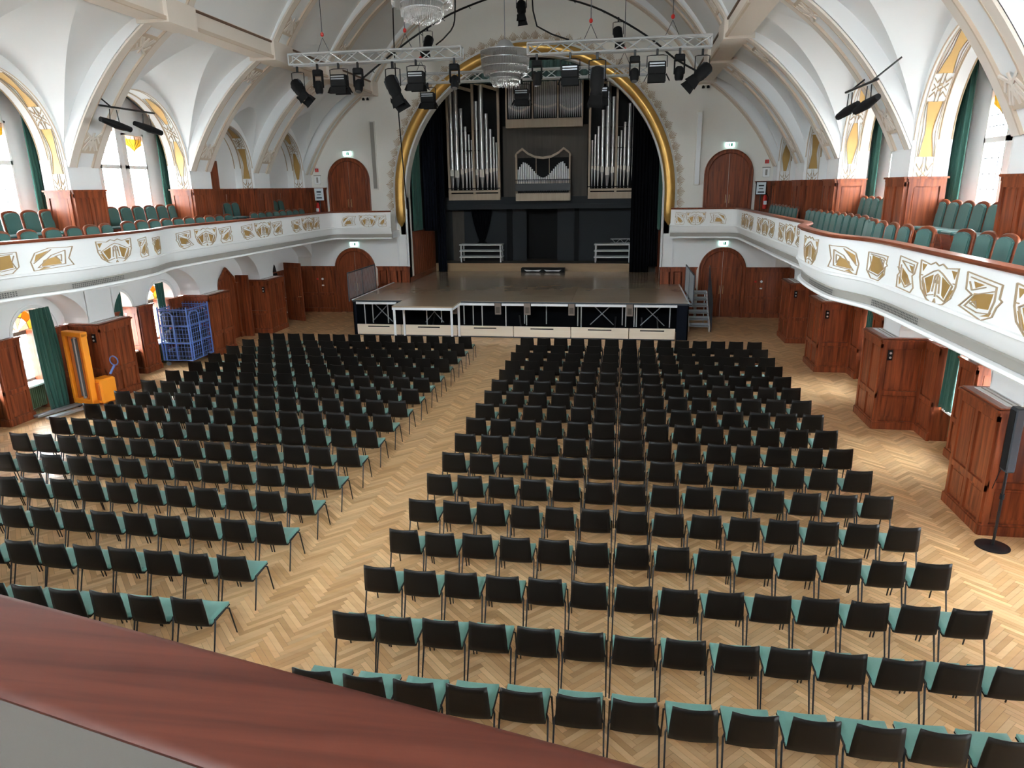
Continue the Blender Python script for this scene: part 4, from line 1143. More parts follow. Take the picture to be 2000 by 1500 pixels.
# grey wall under the gallery with the dark opening
bw = root('wall_stage_rear', 'dark grey stage rear wall with black middle doorway')
w = MB(); w.box(-5.3, -1.0, 35.5, 35.6, 1.7, 4.3); w.box(.55, 5.3, 35.5, 35.6, 1.7, 4.3); w.build('grey_wall', 'grey_panel', bw)
MB().box(-1.7, -1.02, 35.44, 35.52, 1.7, 4.28).build('sliding_panel', 'grey_panel', bw); MB().box(.55, 1.35, 35.44, 35.52, 1.7, 4.28).build('sliding_panel', 'grey_panel', bw)
MB().box(-2.0, -1.72, 35.4, 35.5, 1.7, 4.28).build('black_strip', 'black', bw); MB().box(1.4, 1.62, 35.4, 35.5, 1.7, 4.28).build('black_strip', 'black', bw)
MB().box(-4.8, -4.2, 35.44, 35.5, 1.7, 4.2).build('side_door', 'organ_dark', bw)
# white choir risers
def riser(x0, x1, label):
    t = thing('choir_riser', label, 'riser', ((x0+x1)/2, 34.75, 1.72), 0, 'white choir risers')
    w = (x1-x0)/2
    for k, z in enumerate((.25, .55, .85)): MB().bbox(-w, w, -.35+.0*k, .35, z-.03, z+.03, .006).build('tread', 'white', t)
    for x in (-w+.08, w-.08):
        for y in (-.3, .3): MB().tube([(x, y, 0), (x, y, .85)], .04, 8).build('leg', 'white', t)
    return t
riser(-4.25, -2.1, 'white three-tier riser below the left organ case')
riser(2.42, 4.2, 'white three-tier riser partly behind the right black drape')
tt = thing('truss_piece', 'short aluminium truss piece lying on the right riser', 'truss', (3.7, 34.75, 2.62), .1)
for y in (-.1, .1):
    for z in (0, .2): MB().tube([(-.5, y, z), (.5, y, z)], .018, 6).build('chord', 'alu', tt)
for k in range(5): MB().tube([(-.45+k*.2, -.1, .0 if k % 2 else .2), (-.25+k*.2, -.1, .2 if k % 2 else .0)], .012, 5).build('diagonal', 'alu', tt)

# ---- guard railings and the steps
def railing(name, label, p0, p1, z, hgt, n):
    t = thing(name, label, 'railing', (p0[0], p0[1], z))
    d = Vector((p1[0]-p0[0], p1[1]-p0[1], 0))
    pm_ = MB().tube([(0,0,0), (0,0,hgt)], .022, 6).mesh('post', 'steel_dark'); bm_ = MB().tube([(0,0,.08), (0,0,hgt-.03)], .009, 5).mesh('bar', 'steel_grey')
    for k in range(3): link('post', pm_, t, d*(k/2))
    for k in range(n): link('bar', bm_, t, d*((k+.5)/n))
    MB().tube([(0,0,hgt), tuple(d+Vector((0,0,hgt)))], .024, 6).build('top_rail', 'steel_dark', t); MB().tube([(0,0,.08), tuple(d+Vector((0,0,.08)))], .016, 6).build('bottom_rail', 'steel_dark', t)
    return t
railing('guard_railing', 'dark steel guard railing along the left edge of the stage', (-6.16, 24.5), (-6.16, 27.4), 1.3, 1.05, 34)
railing('guard_railing', 'dark steel guard railing along the right edge of the stage', (6.24, 24.2), (6.24, 27.6), 1.3, 1.05, 34)
sp = thing('stage_steps', 'grey metal steps leading up to the right side of the stage', 'steps', (6.72, 26.4, 0))
for k in range(6):
    MB().bbox(-.38, .38, k*.28-.02, k*.28+.27, .205*(k+1)-.03, .205*(k+1), .006).build('tread', 'steel_grey', sp)
    MB().box(-.36, .36, k*.28+.22, k*.28+.24, .205*(k+1)+.01, .205*(k+1)+.09).build('riser_slat', 'steel_grey', sp)
for q in (-.37, .37): MB().prism([(-.02, .0), (.18, .0), (1.7, 1.18), (1.7, 1.30), (1.5, 1.30), (-.02, .2)], lambda y, z: (q-.015, y, z), lambda y, z: (q+.015, y, z)).build('stringer', 'alu_white', sp, recalc=True)
for q in (.30, -.30): MB().tube([(q, 1.5, 0), (q, 1.5, 1.2)], .02, 6).build('leg', 'alu_white', sp)
gp = MB().prism([(0, .1), (1.6, 1.25), (1.6, 2.3), (0, 1.1)], lambda y, z: (.42, y, z), lambda y, z: (.45, y, z)).build('side_guard', 'steel_dark', sp, recalc=True)
MB().tube([(.435, 0, 0), (.435, 0, 1.12)], .02, 6).build('guard_post', 'steel_dark', sp)

# ================================================================== TRUSSES AND STAGE LIGHTS
def truss(label, x0, x1, y, z):
    t = thing('lighting_truss', label, 'truss', ((x0+x1)/2, y, z), 0, 'aluminium lighting trusses')
    w = (x1-x0)/2; h = .145
    cm = MB().tube([(-w,0,0), (w,0,0)], .028, 8).mesh('chord', 'alu')
    for yy in (-h, h):
        for zz in (-h, h): link('chord', cm, t, (0, yy, zz))
    n = int(2*w/.42); L = 2*w/n
    d1 = MB().tube([(0,0,h), (L,0,-h)], .017, 6).mesh('diagonal', 'alu')
    d2 = MB().tube([(0,0,-h), (L,0,h)], .017, 6).mesh('diagonal', 'alu')
    d3 = MB().tube([(0,-h,0), (L,h,0)], .017, 6).mesh('diagonal', 'alu')
    for k in range(n):
        link('diagonal', d1 if k % 2 else d2, t, (-w+k*L, -h, 0)); link('diagonal', d2 if k % 2 else d1, t, (-w+k*L, h, 0)); link('diagonal', d3, t, (-w+k*L, 0, h))
    em = MB()
    for a, b in (((-h,-h),(h,-h)), ((h,-h),(h,h)), ((h,h),(-h,h)), ((-h,h),(-h,-h))): em.tube([(0,*a), (0,*b)], .018, 6)
    ee = em.mesh('end_frame', 'alu'); link('end_frame', ee, t, (-w,0,0)); link('end_frame', ee, t, (w,0,0))
    return t
T1, T2 = (21.2, 9.02), (25.2, 8.95)
tL = truss('front left aluminium lighting truss below the vault', -6.05, -.85, *T1)
tR = truss('front right aluminium lighting truss below the vault', 1.05, 6.05, *T1)
tB = truss('rear aluminium lighting truss in front of the stage arch', -3.95, 4.5, *T2)
def yoke(w, h, r=.014): return MB().tube([(-w,0,-h), (-w,0,-.02), (-w*.6,0,0), (w*.6,0,0), (w,0,-.02), (w,0,-h)], r, 6)
def clamp(): return MB().bbox(-.03, .03, -.03, .03, 0, .16, .008)
P_MH = dict(clamp=clamp().mesh('clamp', 'black_metal'),
  base=MB().bbox(-.14, .14, -.10, .10, -.17, 0, .03).mesh('base', 'black'),
  arm=MB().bbox(-.02, .02, -.06, .06, -.50, -.13, .015).mesh('arm', 'black'),
  head=MB().lathe([(.06,-.18),(.105,-.14),(.125,-.02),(.12,.10),(.10,.17),(.07,.18)], 14, (0,0,0)).mesh('head', 'black', 40),
  lens=MB().lathe([(.085,0),(.085,.012)], 14).mesh('lens', 'lens'))
P_FL = dict(yoke=yoke(.27, .30).mesh('yoke', 'black_metal'),
  body=MB().bbox(-.24, .24, -.14, .16, -.50, -.16, .03).mesh('body', 'black'),
  vents=MB().box(-.2, .2, -.146, -.13, -.24, -.20).box(-.2, .2, -.146, -.13, -.30, -.27).mesh('vent', 'steel_grey'),
  door=MB().box(-.24, .24, 0, .008, -.20, 0).mesh('barn_door', 'black'),
  side=MB().box(0, .008, -.12, .12, -.2, 0).mesh('barn_door', 'black'))
P_SP = dict(yoke=yoke(.19, .42).mesh('yoke', 'black_metal'),
  body=MB().lathe([(.07,-.30),(.15,-.26),(.165,-.05),(.165,.12),(.13,.20),(.145,.32),(.145,.36)], 14).mesh('body', 'black', 40),
  fin=MB().box(-.17, .17, -.008, .008, -.24, -.02).mesh('fin', 'steel_dark'),
  lens=MB().lathe([(.12,0),(.12,.01)], 14).mesh('lens', 'lens'),
  door=MB().prism([(-.14,0),(.14,0),(.19,.22),(-.19,.22)], lambda x, z: (x, 0, z), lambda x, z: (x, .008, z)).mesh('barn_door', 'black'))
def moving_head(label, x, y, z, tilt=.2, group='stage lights'):
    t = thing('moving_head_light', label, 'stage light', (x, y, z), 0, group)
    link('clamp', P_MH['clamp'], t); link('base', P_MH['base'], t)
    for q in (-.13, .13): link('arm', P_MH['arm'], t, (q, 0, 0))
    hd = link('head', P_MH['head'], t, (0, 0, -.48), (PI+tilt, 0, 0)); link('lens', P_MH['lens'], hd, (0, 0, .175))
def flood(label, x, y, z, tilt=.0, group='stage lights', sc=1.0):
    t = thing('fresnel_flood', label, 'stage light', (x, y, z), 0, group); t.scale = (sc,)*3
    link('clamp', P_MH['clamp'], t); link('yoke', P_FL['yoke'], t)
    b = link('body', P_FL['body'], t); link('vent', P_FL['vents'], b)
    link('barn_door', P_FL['door'], t, (0, -.14, -.50), (-.25, 0, 0)); link('barn_door', P_FL['door'], t, (0, .15, -.50), (.5, 0, 0))
    link('barn_door', P_FL['side'], t, (-.25, 0, -.48), (0, .5, 0)); link('barn_door', P_FL['side'], t, (.25, 0, -.48), (0, -.5, 0))
def spot(label, x, y, z, rot, group='stage lights', sc=1.0):
    t = thing('profile_spot', label, 'stage light', (x, y, z), 0, group); t.scale = (sc,)*3
    link('clamp', P_MH['clamp'], t); link('yoke', P_SP['yoke'], t)
    b = link('body', P_SP['body'], t, (0, 0, -.44), rot)
    for k in range(3): link('fin', P_SP['fin'], b, (0, -.05+.05*k, 0))
    link('lens', P_SP['lens'], b, (0, 0, .355))
    for k in range(4): link('barn_door', P_SP['door'], b, tuple(Matrix.Rotation(k*PI/2, 3, 'Z') @ Vector((0, -.14, .35))), (.35*math.cos(k*PI/2), .35*math.sin(k*PI/2), k*PI/2))
y1, z1 = T1[0]-.15, T1[1]-.165-.145
spot('tilted black spotlight at the left end of the front left truss', -5.80, y1, z1-.05, (PI-.5, -.75, 0))
moving_head('first black moving head from the left on the front left truss', -5.17, y1, z1, .1)
flood('black flood light with barn doors between two moving heads, front left truss', -4.52, y1, z1)
moving_head('second black moving head from the left on the front left truss', -3.93, y1, z1, -.35)
spot('large black spotlight with open barn doors in the middle of the front left truss', -2.88, y1, z1-.05, (PI-.35, -.45, 0), sc=1.15)
flood('black flood light right of the middle of the front left truss', -2.18, y1, z1)
moving_head('black moving head at the right end of the front left truss', -1.05, y1, z1, -.3)
moving_head('black moving head at the left end of the front right truss', 1.32, y1, z1, .2)
flood('black flood light left of the middle of the front right truss', 2.25, y1, z1)
spot('large black spotlight hanging from the middle of the front right truss', 3.0, y1, z1-.05, (PI-.1, .05, 0), sc=1.2)
moving_head('black moving head right of the middle of the front right truss', 4.02, y1, z1, -.3)
flood('black flood light near the right end of the front right truss', 4.62, y1, z1)
moving_head('last black moving head on the front right truss', 5.22, y1, z1, .05)
spot('tilted black spotlight at the right end of the front right truss', 5.82, y1, z1-.05, (PI-.5, .8, 0))
y2, z2 = T2[0]-.15, T2[1]-.165-.145
flood('black flood light at the left of the rear truss', -2.95, y2, z2)
flood('black flood light below the rear truss behind the chandelier', .31, y2, z2)
flood('black flood light at the right of the rear truss', 2.95, y2, z2, sc=1.1)
# curved black pipe in front of the end wall with three spotlights
pp = catmull([(-6.36,9.05),(-4.69,10.15),(-3.69,10.75),(-2.14,11.45),(0,11.9),(2.14,11.45),(3.5,10.85),(4.65,10.15),(5.4,9.55),(6.2,9.1)], .3)
cp = thing('curved_light_bar', 'black curved pipe above the stage arch carrying spotlights', 'light bar', (0, 27, 9.1))
o = MB().tube([(q.x, 0, q.y-9.1) for q in pp], .035, 6).build('pipe', 'black_metal', cp, smooth=60)
cb = MB()
for k in range(0, len(pp), 3): cb.tube([(pp[k].x, 0, pp[k].y-9.1), (pp[k].x+.08, .03, pp[k].y-9.18)], .012, 4)
cb.build('cable_tie', 'black', cp)
spot('black spotlight on the left of the curved light bar', -3.4, 27, 10.80, (PI-.5, .15, 0), sc=.95)
spot('black spotlight at the top of the curved light bar', .05, 27, 11.78, (PI-.5, -.1, 0), sc=.95)
spot('black spotlight on the right of the curved light bar', 3.45, 27, 10.78, (PI-.4, -.15, 0), sc=.95)
# hanging wires and hooks, cables
def zroof(x): return interp(VAULT_UP, abs(x))
for i, (x, y, zb, nm) in enumerate(((-5.0,21.2,9.17,'front left truss near its outer end'), (-2.5,21.2,9.17,'front left truss near its inner end'), (2.8,21.2,9.17,'front right truss near its inner end'), (5.0,21.2,9.17,'front right truss near its outer end'), (-3.2,25.2,9.1,'rear truss on the left'), (3.7,25.2,9.1,'rear truss on the right'))):
    t = thing('hoist_wire', 'hoist wire with red hook above the '+nm, 'wire', (x, y, zb), 0, 'hoist wires')
    zr = zroof(x)-.05
    MB().tube([(0,0,.55), (0,0,zr-zb)], .012, 5).build('wire', 'steel_dark', t)
    MB().lathe([(.01,.44),(.05,.47),(.05,.53),(.01,.57)], 8).build('hook_block', 'red', t)
    for q in (-.2, .2): MB().tube([(0,0,.42), (q,0,0)], .008, 4).build('sling', 'steel_dark', t)
for lab, pts in (('black power cable sweeping down to the front left truss', [(-1.0,21.2,12.6),(-1.0,21.2,10.2),(-1.15,21.2,9.6),(-1.6,21.2,9.25)]), ('black power cable sweeping down to the front right truss', [(1.2,21.2,12.6),(1.2,21.2,10.0),(1.5,21.2,9.5),(2.2,21.2,9.22)]), ('thin black drop cable left of the stage arch', [(-4.0,25,11.6),(-4.05,25,9.0),(-3.9,25.5,4.6)])):
    c = catmull([(p[0], p[2]) for p in pts], .2)
    tag(MB().tube([(q.x, pts[0][1], q.y) for q in c], .022, 5).build('power_cable', 'black', None, smooth=60), lab, 'cable')
# short bars with two lights on the gallery side
def side_bar(label, x, y, z, s, n):
    t = thing('gallery_light_bar', label, 'light bar', (x, y, z))
    MB().tube([(0,-1.0,0), (0,1.0,0)], .025, 6).build('bar', 'black_metal', t)
    for q in (-.6, .6): MB().tube([(0,q,0), (s*.5,q,.42)], .018, 5).build('wall_arm', 'black_metal', t)
    for k in range(n):
        yy = -.55+k*1.2
        MB().tube([(0,yy-.12,-.05), (0,yy-.16,-.35)], .012, 5).build('stirrup', 'black_metal', t); MB().tube([(0,yy+.12,-.05), (0,yy+.16,-.35)], .012, 5).build('stirrup', 'black_metal', t)
        MB().tube([(.05*s,yy-.42,-.30), (-.02*s,yy+.0,-.40), (-.08*s,yy+.42,-.48)], [.06,.10,.07], 8).build('lamp_tube', 'black', t, smooth=50)
side_bar('black light bar with two lamps in front of the left gallery window arch', -8.35, 16.75, 7.30, -1, 2)
side_bar('black light bar with two lamps in front of the right gallery arch', 8.45, 15.9, 7.15, 1, 2)

# ================================================================== CHANDELIERS
def chandelier(label, x, y, z, sc):
    t = thing('crystal_chandelier', label, 'chandelier', (x, y, z), 0, 'crystal chandeliers'); t.scale = (sc,)*3
    MB().tube([(0,0,1.3), (0,0,(13.4-z)/sc)], .012, 6).build('suspension', 'steel_grey', t)
    MB().lathe([(.03,1.32),(.16,1.28),(.34,1.05),(.36,1.0)], 20).build('crown', 'alu', t, smooth=40)
    tiers = [(.36,.98,.22,44), (.74,.98,.26,96), (.72,.76,.26,92), (.66,.54,.24,84), (.46,.34,.24,56), (.40,.22,.22,48), (.25,.20,.20,30)]
    for (r, ztop, ln, n) in tiers:
        MB().lathe([(r-.02,ztop),(r+.01,ztop),(r+.01,ztop+.02),(r-.02,ztop+.02)], 32).build('ring', 'alu', t)
        m_ = MB()
        for k in range(n):
            a = 2*PI*k/n; dx, dy = r*math.cos(a), r*math.sin(a); jl = ln*(.9+.2*random.random())
            m_.tube([(dx,dy,ztop), (dx*.985,dy*.985,ztop-jl*.85), (dx*.985,dy*.985,ztop-jl)], [.017,.017,.004], 5)
        o = m_.build('crystal_rods', 'crystal', t, smooth=30); o['kind'] = 'stuff'
chandelier('crystal chandelier hanging between the front trusses before the arch', .05, 23.3, 8.36, 1.02)
chandelier('crystal chandelier cut by the upper edge, nearer the camera', .03, 14.0, 8.33, .86)

for s, lab in ((-1, 'left'), (1, 'right')):
    t = thing('ceiling_fitting', 'pair of small dark heads below the vault at the %s of the end wall' % lab, 'fitting', (s*6.75, 29.3, 8.86))
    MB().bbox(-.16, .16, -.04, .04, .04, .10, .01).build('mount', 'plaster_warm', t)
    for q in (-.09, .09): MB().lathe([(.03,0),(.055,-.05),(.055,-.10)], 10, (q, -.02, .05)).build('head', 'black', t, smooth=40)
# ================================================================== ROWS OF CHAIRS
def shell_pt(u, v):
    """u across -1..1; v 0 = front of seat, 1 = top of back; one bent sheet"""
    prof = [(0.0, .195, .428, .225), (.12, .185, .430, .225), (.38, .0, .414, .222), (.52, -.16, .402, .220), (.58, -.215, .392, .220), (.62, -.236, .402, .220), (.68, -.241, .455, .219), (.82, -.253, .61, .211), (1.0, -.272, .80, .197)]
    for a, b in zip(prof, prof[1:]):
        if v <= b[0]+1e-9:
            t = (v-a[0])/(b[0]-a[0]); y, z, w = (lerp(a[k], b[k], t) for k in (1, 2, 3)); break
    back = max(0, min(1, (v-.55)/.2))
    y -= back*.024*(1-u*u)              # hollow of the back
    z -= (1-back)*.012*(1-u*u)
    if v > .97: z -= .010*(1-u*u)
    return (u*w, y, z)
def sheet(v0, v1, off, thick, nu=8, nv=14, inset=0):
    us = [-1+2*k/nu for k in range(nu+1)]; vs = [lerp(v0, v1, k/nv) for k in range(nv+1)]
    def P(u, v, d):
        e = .01; a = Vector(shell_pt(u, max(0, v-e))); b = Vector(shell_pt(u, min(1, v+e))); c = Vector(shell_pt(min(1, u+.05), v))-Vector(shell_pt(max(-1, u-.05), v))
        n = -(c.cross(b-a)).normalized(); p = Vector(shell_pt(u*(1-inset), v)); return tuple(p+n*d)
    mb = MB()
    lo = [[P(u, v, off) for u in us] for v in vs]; hi = [[P(u, v, off+thick) for u in us] for v in vs]
    mb.grid(lo); mb.grid(hi, flip=True)
    mb.grid([[r[0] for r in lo], [r[0] for r in hi]]); mb.grid([[r[-1] for r in lo], [r[-1] for r in hi]], flip=True)
    mb.grid([lo[0], hi[0]], flip=True); mb.grid([lo[-1], hi[-1]])
    return mb
def fix(mb, name, m):
    me = mb.mesh(name, m, 50)
    bm = bmesh.new(); bm.from_mesh(me); bmesh.ops.remove_doubles(bm, verts=bm.verts, dist=1e-5); bmesh.ops.recalc_face_normals(bm, faces=bm.faces); bm.to_mesh(me); bm.free()
    return me
ch_shell = fix(sheet(0, 1, 0, -.012), 'shell', 'black_shell')
ch_pad = fix(sheet(0.01, .55, .002, .030, 6, 8, .02), 'seat_pad', 'green_pad')
ch_back = fix(sheet(.66, .985, .002, .016, 6, 8, .02), 'back_pad', 'green_pad')
def leg_mesh(sx, front):
    top = (sx*.215, .12, .425) if front else (sx*.215, -.12, .425)
    mid = (sx*.236, .15, .40) if front else (sx*.236, -.15, .40)
    bot = (sx*.243, .235, .0) if front else (sx*.243, -.275, .0)
    return MB().tube([top, mid, bot], [.011, .011, .0085], 6).mesh('leg', 'black_metal', 60)
ch_legs = [leg_mesh(sx, f_) for sx in (-1, 1) for f_ in (True, False)]
ch_frame = MB().tube([(-.215,-.12,.420),(-.215,.12,.425)], .012, 5).tube([(.215,-.12,.420),(.215,.12,.425)], .012, 5).tube([(-.215,.03,.42),(.215,.03,.42)], .012, 5).mesh('seat_frame', 'black_metal')
CH = [('shell', ch_shell), ('seat_pad', ch_pad), ('back_pad', ch_back), ('seat_frame', ch_frame)]+[('leg', l) for l in ch_legs]
X0, XL, Y17, RP, PW = 0.783, -1.21, 5.423, 0.9773, 0.5226
grid_ = []
for i in range(1, 18):
    y = Y17+(17-i)*RP+.272
    for j in range(14):
        for blk in ('right', 'left'):
            x = X0+j*PW+.196 if blk == 'right' else XL-j*PW+.196
            jx, jy, jr = random.uniform(-.008, .008), random.uniform(-.015, .015), random.uniform(-.02, .02)
            grid_.append((blk, i, j, x+jx, y+jy, jr))
def vis(c):
    px, py, w = project((c[3], c[4]-.2, .65))
    hid = (c[0] == 'left' and c[1] == 17) or not (-20 < px < 2020 and py < 1520)
    return (1 if hid else 0, w)
grid_.sort(key=vis)
inframe = [c for c in grid_ if vis(c)[0] == 0]
rest = grid_[300:] if len(inframe) > 300 else grid_[len(inframe):]
for (blk, i, j, x, y, a) in grid_[:300]:
    t = thing('hall_chair', 'black chair with green pad, %s block, %s row from the stage, %s from the aisle' % (blk, ORD[i-1], ORD[j]), 'chair', (x, y, 0), a, 'hall chairs in rows')
    for nm, me in CH: link(nm, me, t)
rest_root = bpy.data.objects.new('distant_chair_rows', None); COL.objects.link(rest_root); rest_root.location = (0, 20, 0)
tag(rest_root, 'far rows of black chairs with green pads in front of the stage', 'chair', kind='stuff')
def far_parts(names, src, m):
    mb = MB()
    for (blk, i, j, x, y, a) in rest:
        ca, sa = math.cos(a), math.sin(a)
        for me in src:
            b = len(mb.v)
            mb.v += [(x+v.co.x*ca-v.co.y*sa, y-20+v.co.x*sa+v.co.y*ca, v.co.z) for v in me.vertices]
            mb.f += [tuple(b+k for k in p.vertices) for p in me.polygons]
    o = mb.build(names, m, rest_root, smooth=50); o['kind'] = 'stuff'
far_parts('chair_shells', [ch_shell], 'black_shell'); far_parts('chair_pads', [ch_pad, ch_back], 'green_pad'); far_parts('chair_frames', ch_legs+[ch_frame], 'black_metal')

# ================================================================== GALLERY SEATS
def arch_poly(w, h, r, n=8):
    return [(-w, 0), (w, 0), (w, h-r*.6)]+[(w*math.cos(PI*k/n)*1.0, h-r*.6+r*.6*math.sin(PI*k/n)) for k in range(1, n)]+[(-w, h-r*.6)]
gs_frame = MB().prism(arch_poly(.255, .62, .16), lambda x, z: (x, -.02-.12*z, .38+z), lambda x, z: (x, -.065-.12*z, .38+z))
me = gs_frame.mesh('back_frame', 'mahogany_y'); bm = bmesh.new(); bm.from_mesh(me); bmesh.ops.recalc_face_normals(bm, faces=bm.faces); bmesh.ops.bevel(bm, geom=list(bm.edges), offset=.012, segments=1, affect='EDGES'); bm.to_mesh(me); bm.free(); gs_frame = me
me = MB().prism(arch_poly(.215, .52, .13), lambda x, z: (x, .02-.12*z, .43+z), lambda x, z: (x, -.03-.12*z, .43+z)).mesh('back_cushion', 'green_velvet'); bm = bmesh.new(); bm.from_mesh(me); bmesh.ops.recalc_face_normals(bm, faces=bm.faces); bmesh.ops.bevel(bm, geom=list(bm.edges), offset=.014, segments=2, affect='EDGES'); bm.to_mesh(me); bm.free(); gs_cush = me
gs_seat = MB().bbox(-.23, .23, .02, .46, .40, .47, .025).mesh('seat_cushion', 'green_velvet')
gs_board = MB().prism([(-.235, 0), (.235, 0), (.20, .40), (-.20, .40)], lambda x, z: (x, .46-(.4-z)*.35, z+.01), lambda x, z: (x, .43-(.4-z)*.35, z+.01)).mesh('seat_board', 'mahogany_y')
gs_side = MB().bbox(-.025, .025, -.06, .38, 0, .42, .01).mesh('side_stand', 'mahogany_y')
def gallery_seat(label, x, y, z, rot, group):
    t = thing('theatre_chair', label, 'seat', (x, y, z), rot, group)
    link('back_frame', gs_frame, t); link('back_cushion', gs_cush, t); link('seat_cushion', gs_seat, t); link('seat_board', gs_board, t)
    for q in (-.245, .245): link('side_stand', gs_side, t, (q, 0, 0))
for s in (-1, 1):
    # local +y of a seat looks at the hall: towards -x on the right side
    face = PI/2 if s > 0 else -PI/2
    def front_group(y0, n, nm, step=.545, bulge=False):
        for k in range(n):
            y = y0-k*step
            x = 9.12
            r = face
            if bulge:
                p, nn = base_path.at(base_path.s_of_y(y)); x = p.x+1.28; r = face+s*(-nn.y)*.45
            gallery_seat('green seat, front row, %s gallery, %s in the %s' % (SIDE[s], ORD[k], nm), s*x, y, 3.6, r, 'front row seats of the %s gallery' % SIDE[s])
    front_group(27.6, 8, 'group next to the stage')
    front_group(22.1, 10, 'middle group from the stage')
    front_group(16.1, 6, 'curved group from the stage', .66, bulge=True)
    front_group(12.0, 8, 'nearest group from the stage', .56, bulge=True)
    for i, n in ((3, 7), (4, 7), (5, 4), (6, 2)):
        a, b = BAYS[i]; yc = (a+b)/2
        for k in range(n):
            y = yc+(n-1)/2*.54-k*.54
            gallery_seat('green seat, back row, %s gallery bay %s, %s from the stage' % (SIDE[s], {3: 'nearest the camera', 4: 'second from the camera', 5: 'third from the camera', 6: 'next to the stage'}[i], ORD[k]), s*10.12, y+.2, 3.96, face, 'back row seats of the %s gallery' % SIDE[s])
        st_ = MB().box(s*9.62, s*10.4, a+.02, b-.02, 3.6, 3.96).build('seat_podium', 'mahogany')
        tag(st_, 'dark podium under the back row seats, %s gallery bay %s' % (SIDE[s], {3: 'nearest the camera', 4: 'second from the camera', 5: 'third from the camera', 6: 'next to the stage'}[i]), kind='structure')

# ================================================================== THINGS ALONG THE WALLS
# blue mesh cage trolley with black goods on four shelves
cg = thing('cage_trolley', 'blue steel mesh trolley loaded with black goods at the left windows', 'trolley', (-9.94, 20.08, 0), .03)
hx, hy, H = .48, .60, 1.88
for x in (-hx, hx):
    for y in (-hy, hy): MB().tube([(x,y,.18), (x,y,H)], .025, 6).build('corner_post', 'blue_steel', cg)
for z in (.2, .74, 1.28, 1.80):
    f = MB()
    for a, b in (((-hx,-hy),(hx,-hy)), ((hx,-hy),(hx,hy)), ((hx,hy),(-hx,hy)), ((-hx,hy),(-hx,-hy))): f.tube([(*a,z), (*b,z)], .02, 5)
    so = f.build('shelf_frame', 'blue_steel', cg)
    if z < 1.7: MB().box(-hx+.02, hx-.02, -hy+.02, hy-.02, z-.015, z+.01).build('shelf_board', 'steel_grey', so)
wm = MB()
for q, (fx, n) in enumerate((('x-', 10), ('y-', 9), ('y+', 9), ('x+', 10))):
    w = MB()
    for k in range(n+1):
        t = k/n
        p = {'x-': (-hx, lerp(-hy,hy,t)), 'x+': (hx, lerp(-hy,hy,t)), 'y-': (lerp(-hx,hx,t), -hy), 'y+': (lerp(-hx,hx,t), hy)}[fx]
        w.tube([(*p,.2), (*p,H)], .007, 4)
    for k in range(1, 12):
        z = lerp(.2, H, k/12)
        e = {'x-': ((-hx,-hy),(-hx,hy)), 'x+': ((hx,-hy),(hx,hy)), 'y-': ((-hx,-hy),(hx,-hy)), 'y+': ((-hx,hy),(hx,hy))}[fx]
        w.tube([(*e[0],z), (*e[1],z)], .007, 4)
    w.build('mesh_side', 'blue_steel', cg)
MB().tube([(hx+.01,-hy+.1,.2), (hx+.01,-hy+.1,1.62), (hx+.01,-hy+.2,1.72), (hx+.01,-.1,1.72), (hx+.01,0,1.62), (hx+.01,0,.2)], .022, 6).build('gate_frame', 'blue_steel', cg)
MB().tube([(-hx+.1,-hy-.01,.2), (-hx+.1,-hy-.01,1.62), (-hx+.2,-hy-.01,1.72), (-.1,-hy-.01,1.72), (0,-hy-.01,1.62), (0,-hy-.01,.2)], .022, 6).build('gate_frame', 'blue_steel', cg)
for x in (-hx+.08, hx-.08):
    for y in (-hy+.08, hy-.08): MB().lathe([(.07,-.02),(.07,.02)], 12, (x, y, .07), 'y').build('caster', 'steel_grey', cg)
for i, z in enumerate((.22, .76, 1.30)):
    for k in range(3):
        b = MB().bbox(-hx+.06+k*.29, -hx+.33+k*.29, -hy+.08, hy-.08, z+.0, z+.30+.05*((i+k) % 3), .04).build('packed_goods', 'packing')
        b.parent = None; b.matrix_world = Matrix.Translation((-9.94, 20.08, 0)) @ Matrix.Rotation(.03, 4, 'Z')
        tag(b, 'black packed goods on the %s shelf of the blue trolley, %s from the window' % (('lowest','middle','top')[i], ORD[k]), 'bag', 'goods on the blue trolley')
# orange electric stacker
sk = thing('pallet_stacker', 'orange electric pallet stacker with tall mast by the left wall', 'stacker', (-9.72, 15.25, 0), -.25)
for x in (-.36, .28): MB().bbox(x, x+.09, -.08, .08, .12, 1.95, .01).build('mast_rail', 'orange', sk)
for x in (-.20, .16): MB().bbox(x, x+.05, -.05, .05, .12, 1.90, .008).build('inner_rail', 'orange_dark', sk)
MB().bbox(-.36, .37, -.08, .10, 1.86, 1.99, .015).build('mast_head', 'orange', sk); MB().bbox(-.36, .37, -.08, .10, .10, .24, .015).build('mast_foot', 'orange', sk)
MB().tube([(0,0,.2), (0,0,1.85)], .035, 8).build('lift_cylinder', 'alu', sk)
MB().box(-.1, .1, -.02, .0, .3, 1.8).build('guard_mesh', 'lens', sk)
MB().bbox(.12, .52, .10, .55, .10, .74, .04).build('drive_unit', 'orange', sk)
MB().bbox(.16, .48, .06, .11, .20, .66, .01).build('cover_plate', 'orange_dark', sk)
MB().tube([(.4,.5,.8), (.46,.62,1.02)], .03, 6).build('tiller', 'blue_steel', sk)
MB().tube([(.46+.15*math.cos(2*PI*k/14), .62, 1.13+.12*math.sin(2*PI*k/14)) for k in range(14)], .016, 6, closed=True).build('tiller_loop', 'blue_steel', sk)
for x in (-.30, .14): MB().bbox(x, x+.18, -1.18, .0, .05, .11, .01).build('fork', 'steel_grey', sk)
for x in (-.22, .2, .5): MB().lathe([(.06,-.04),(.06,.04)], 12, (x, .3 if x > .3 else -.05, .06), 'x').build('wheel', 'black', sk)
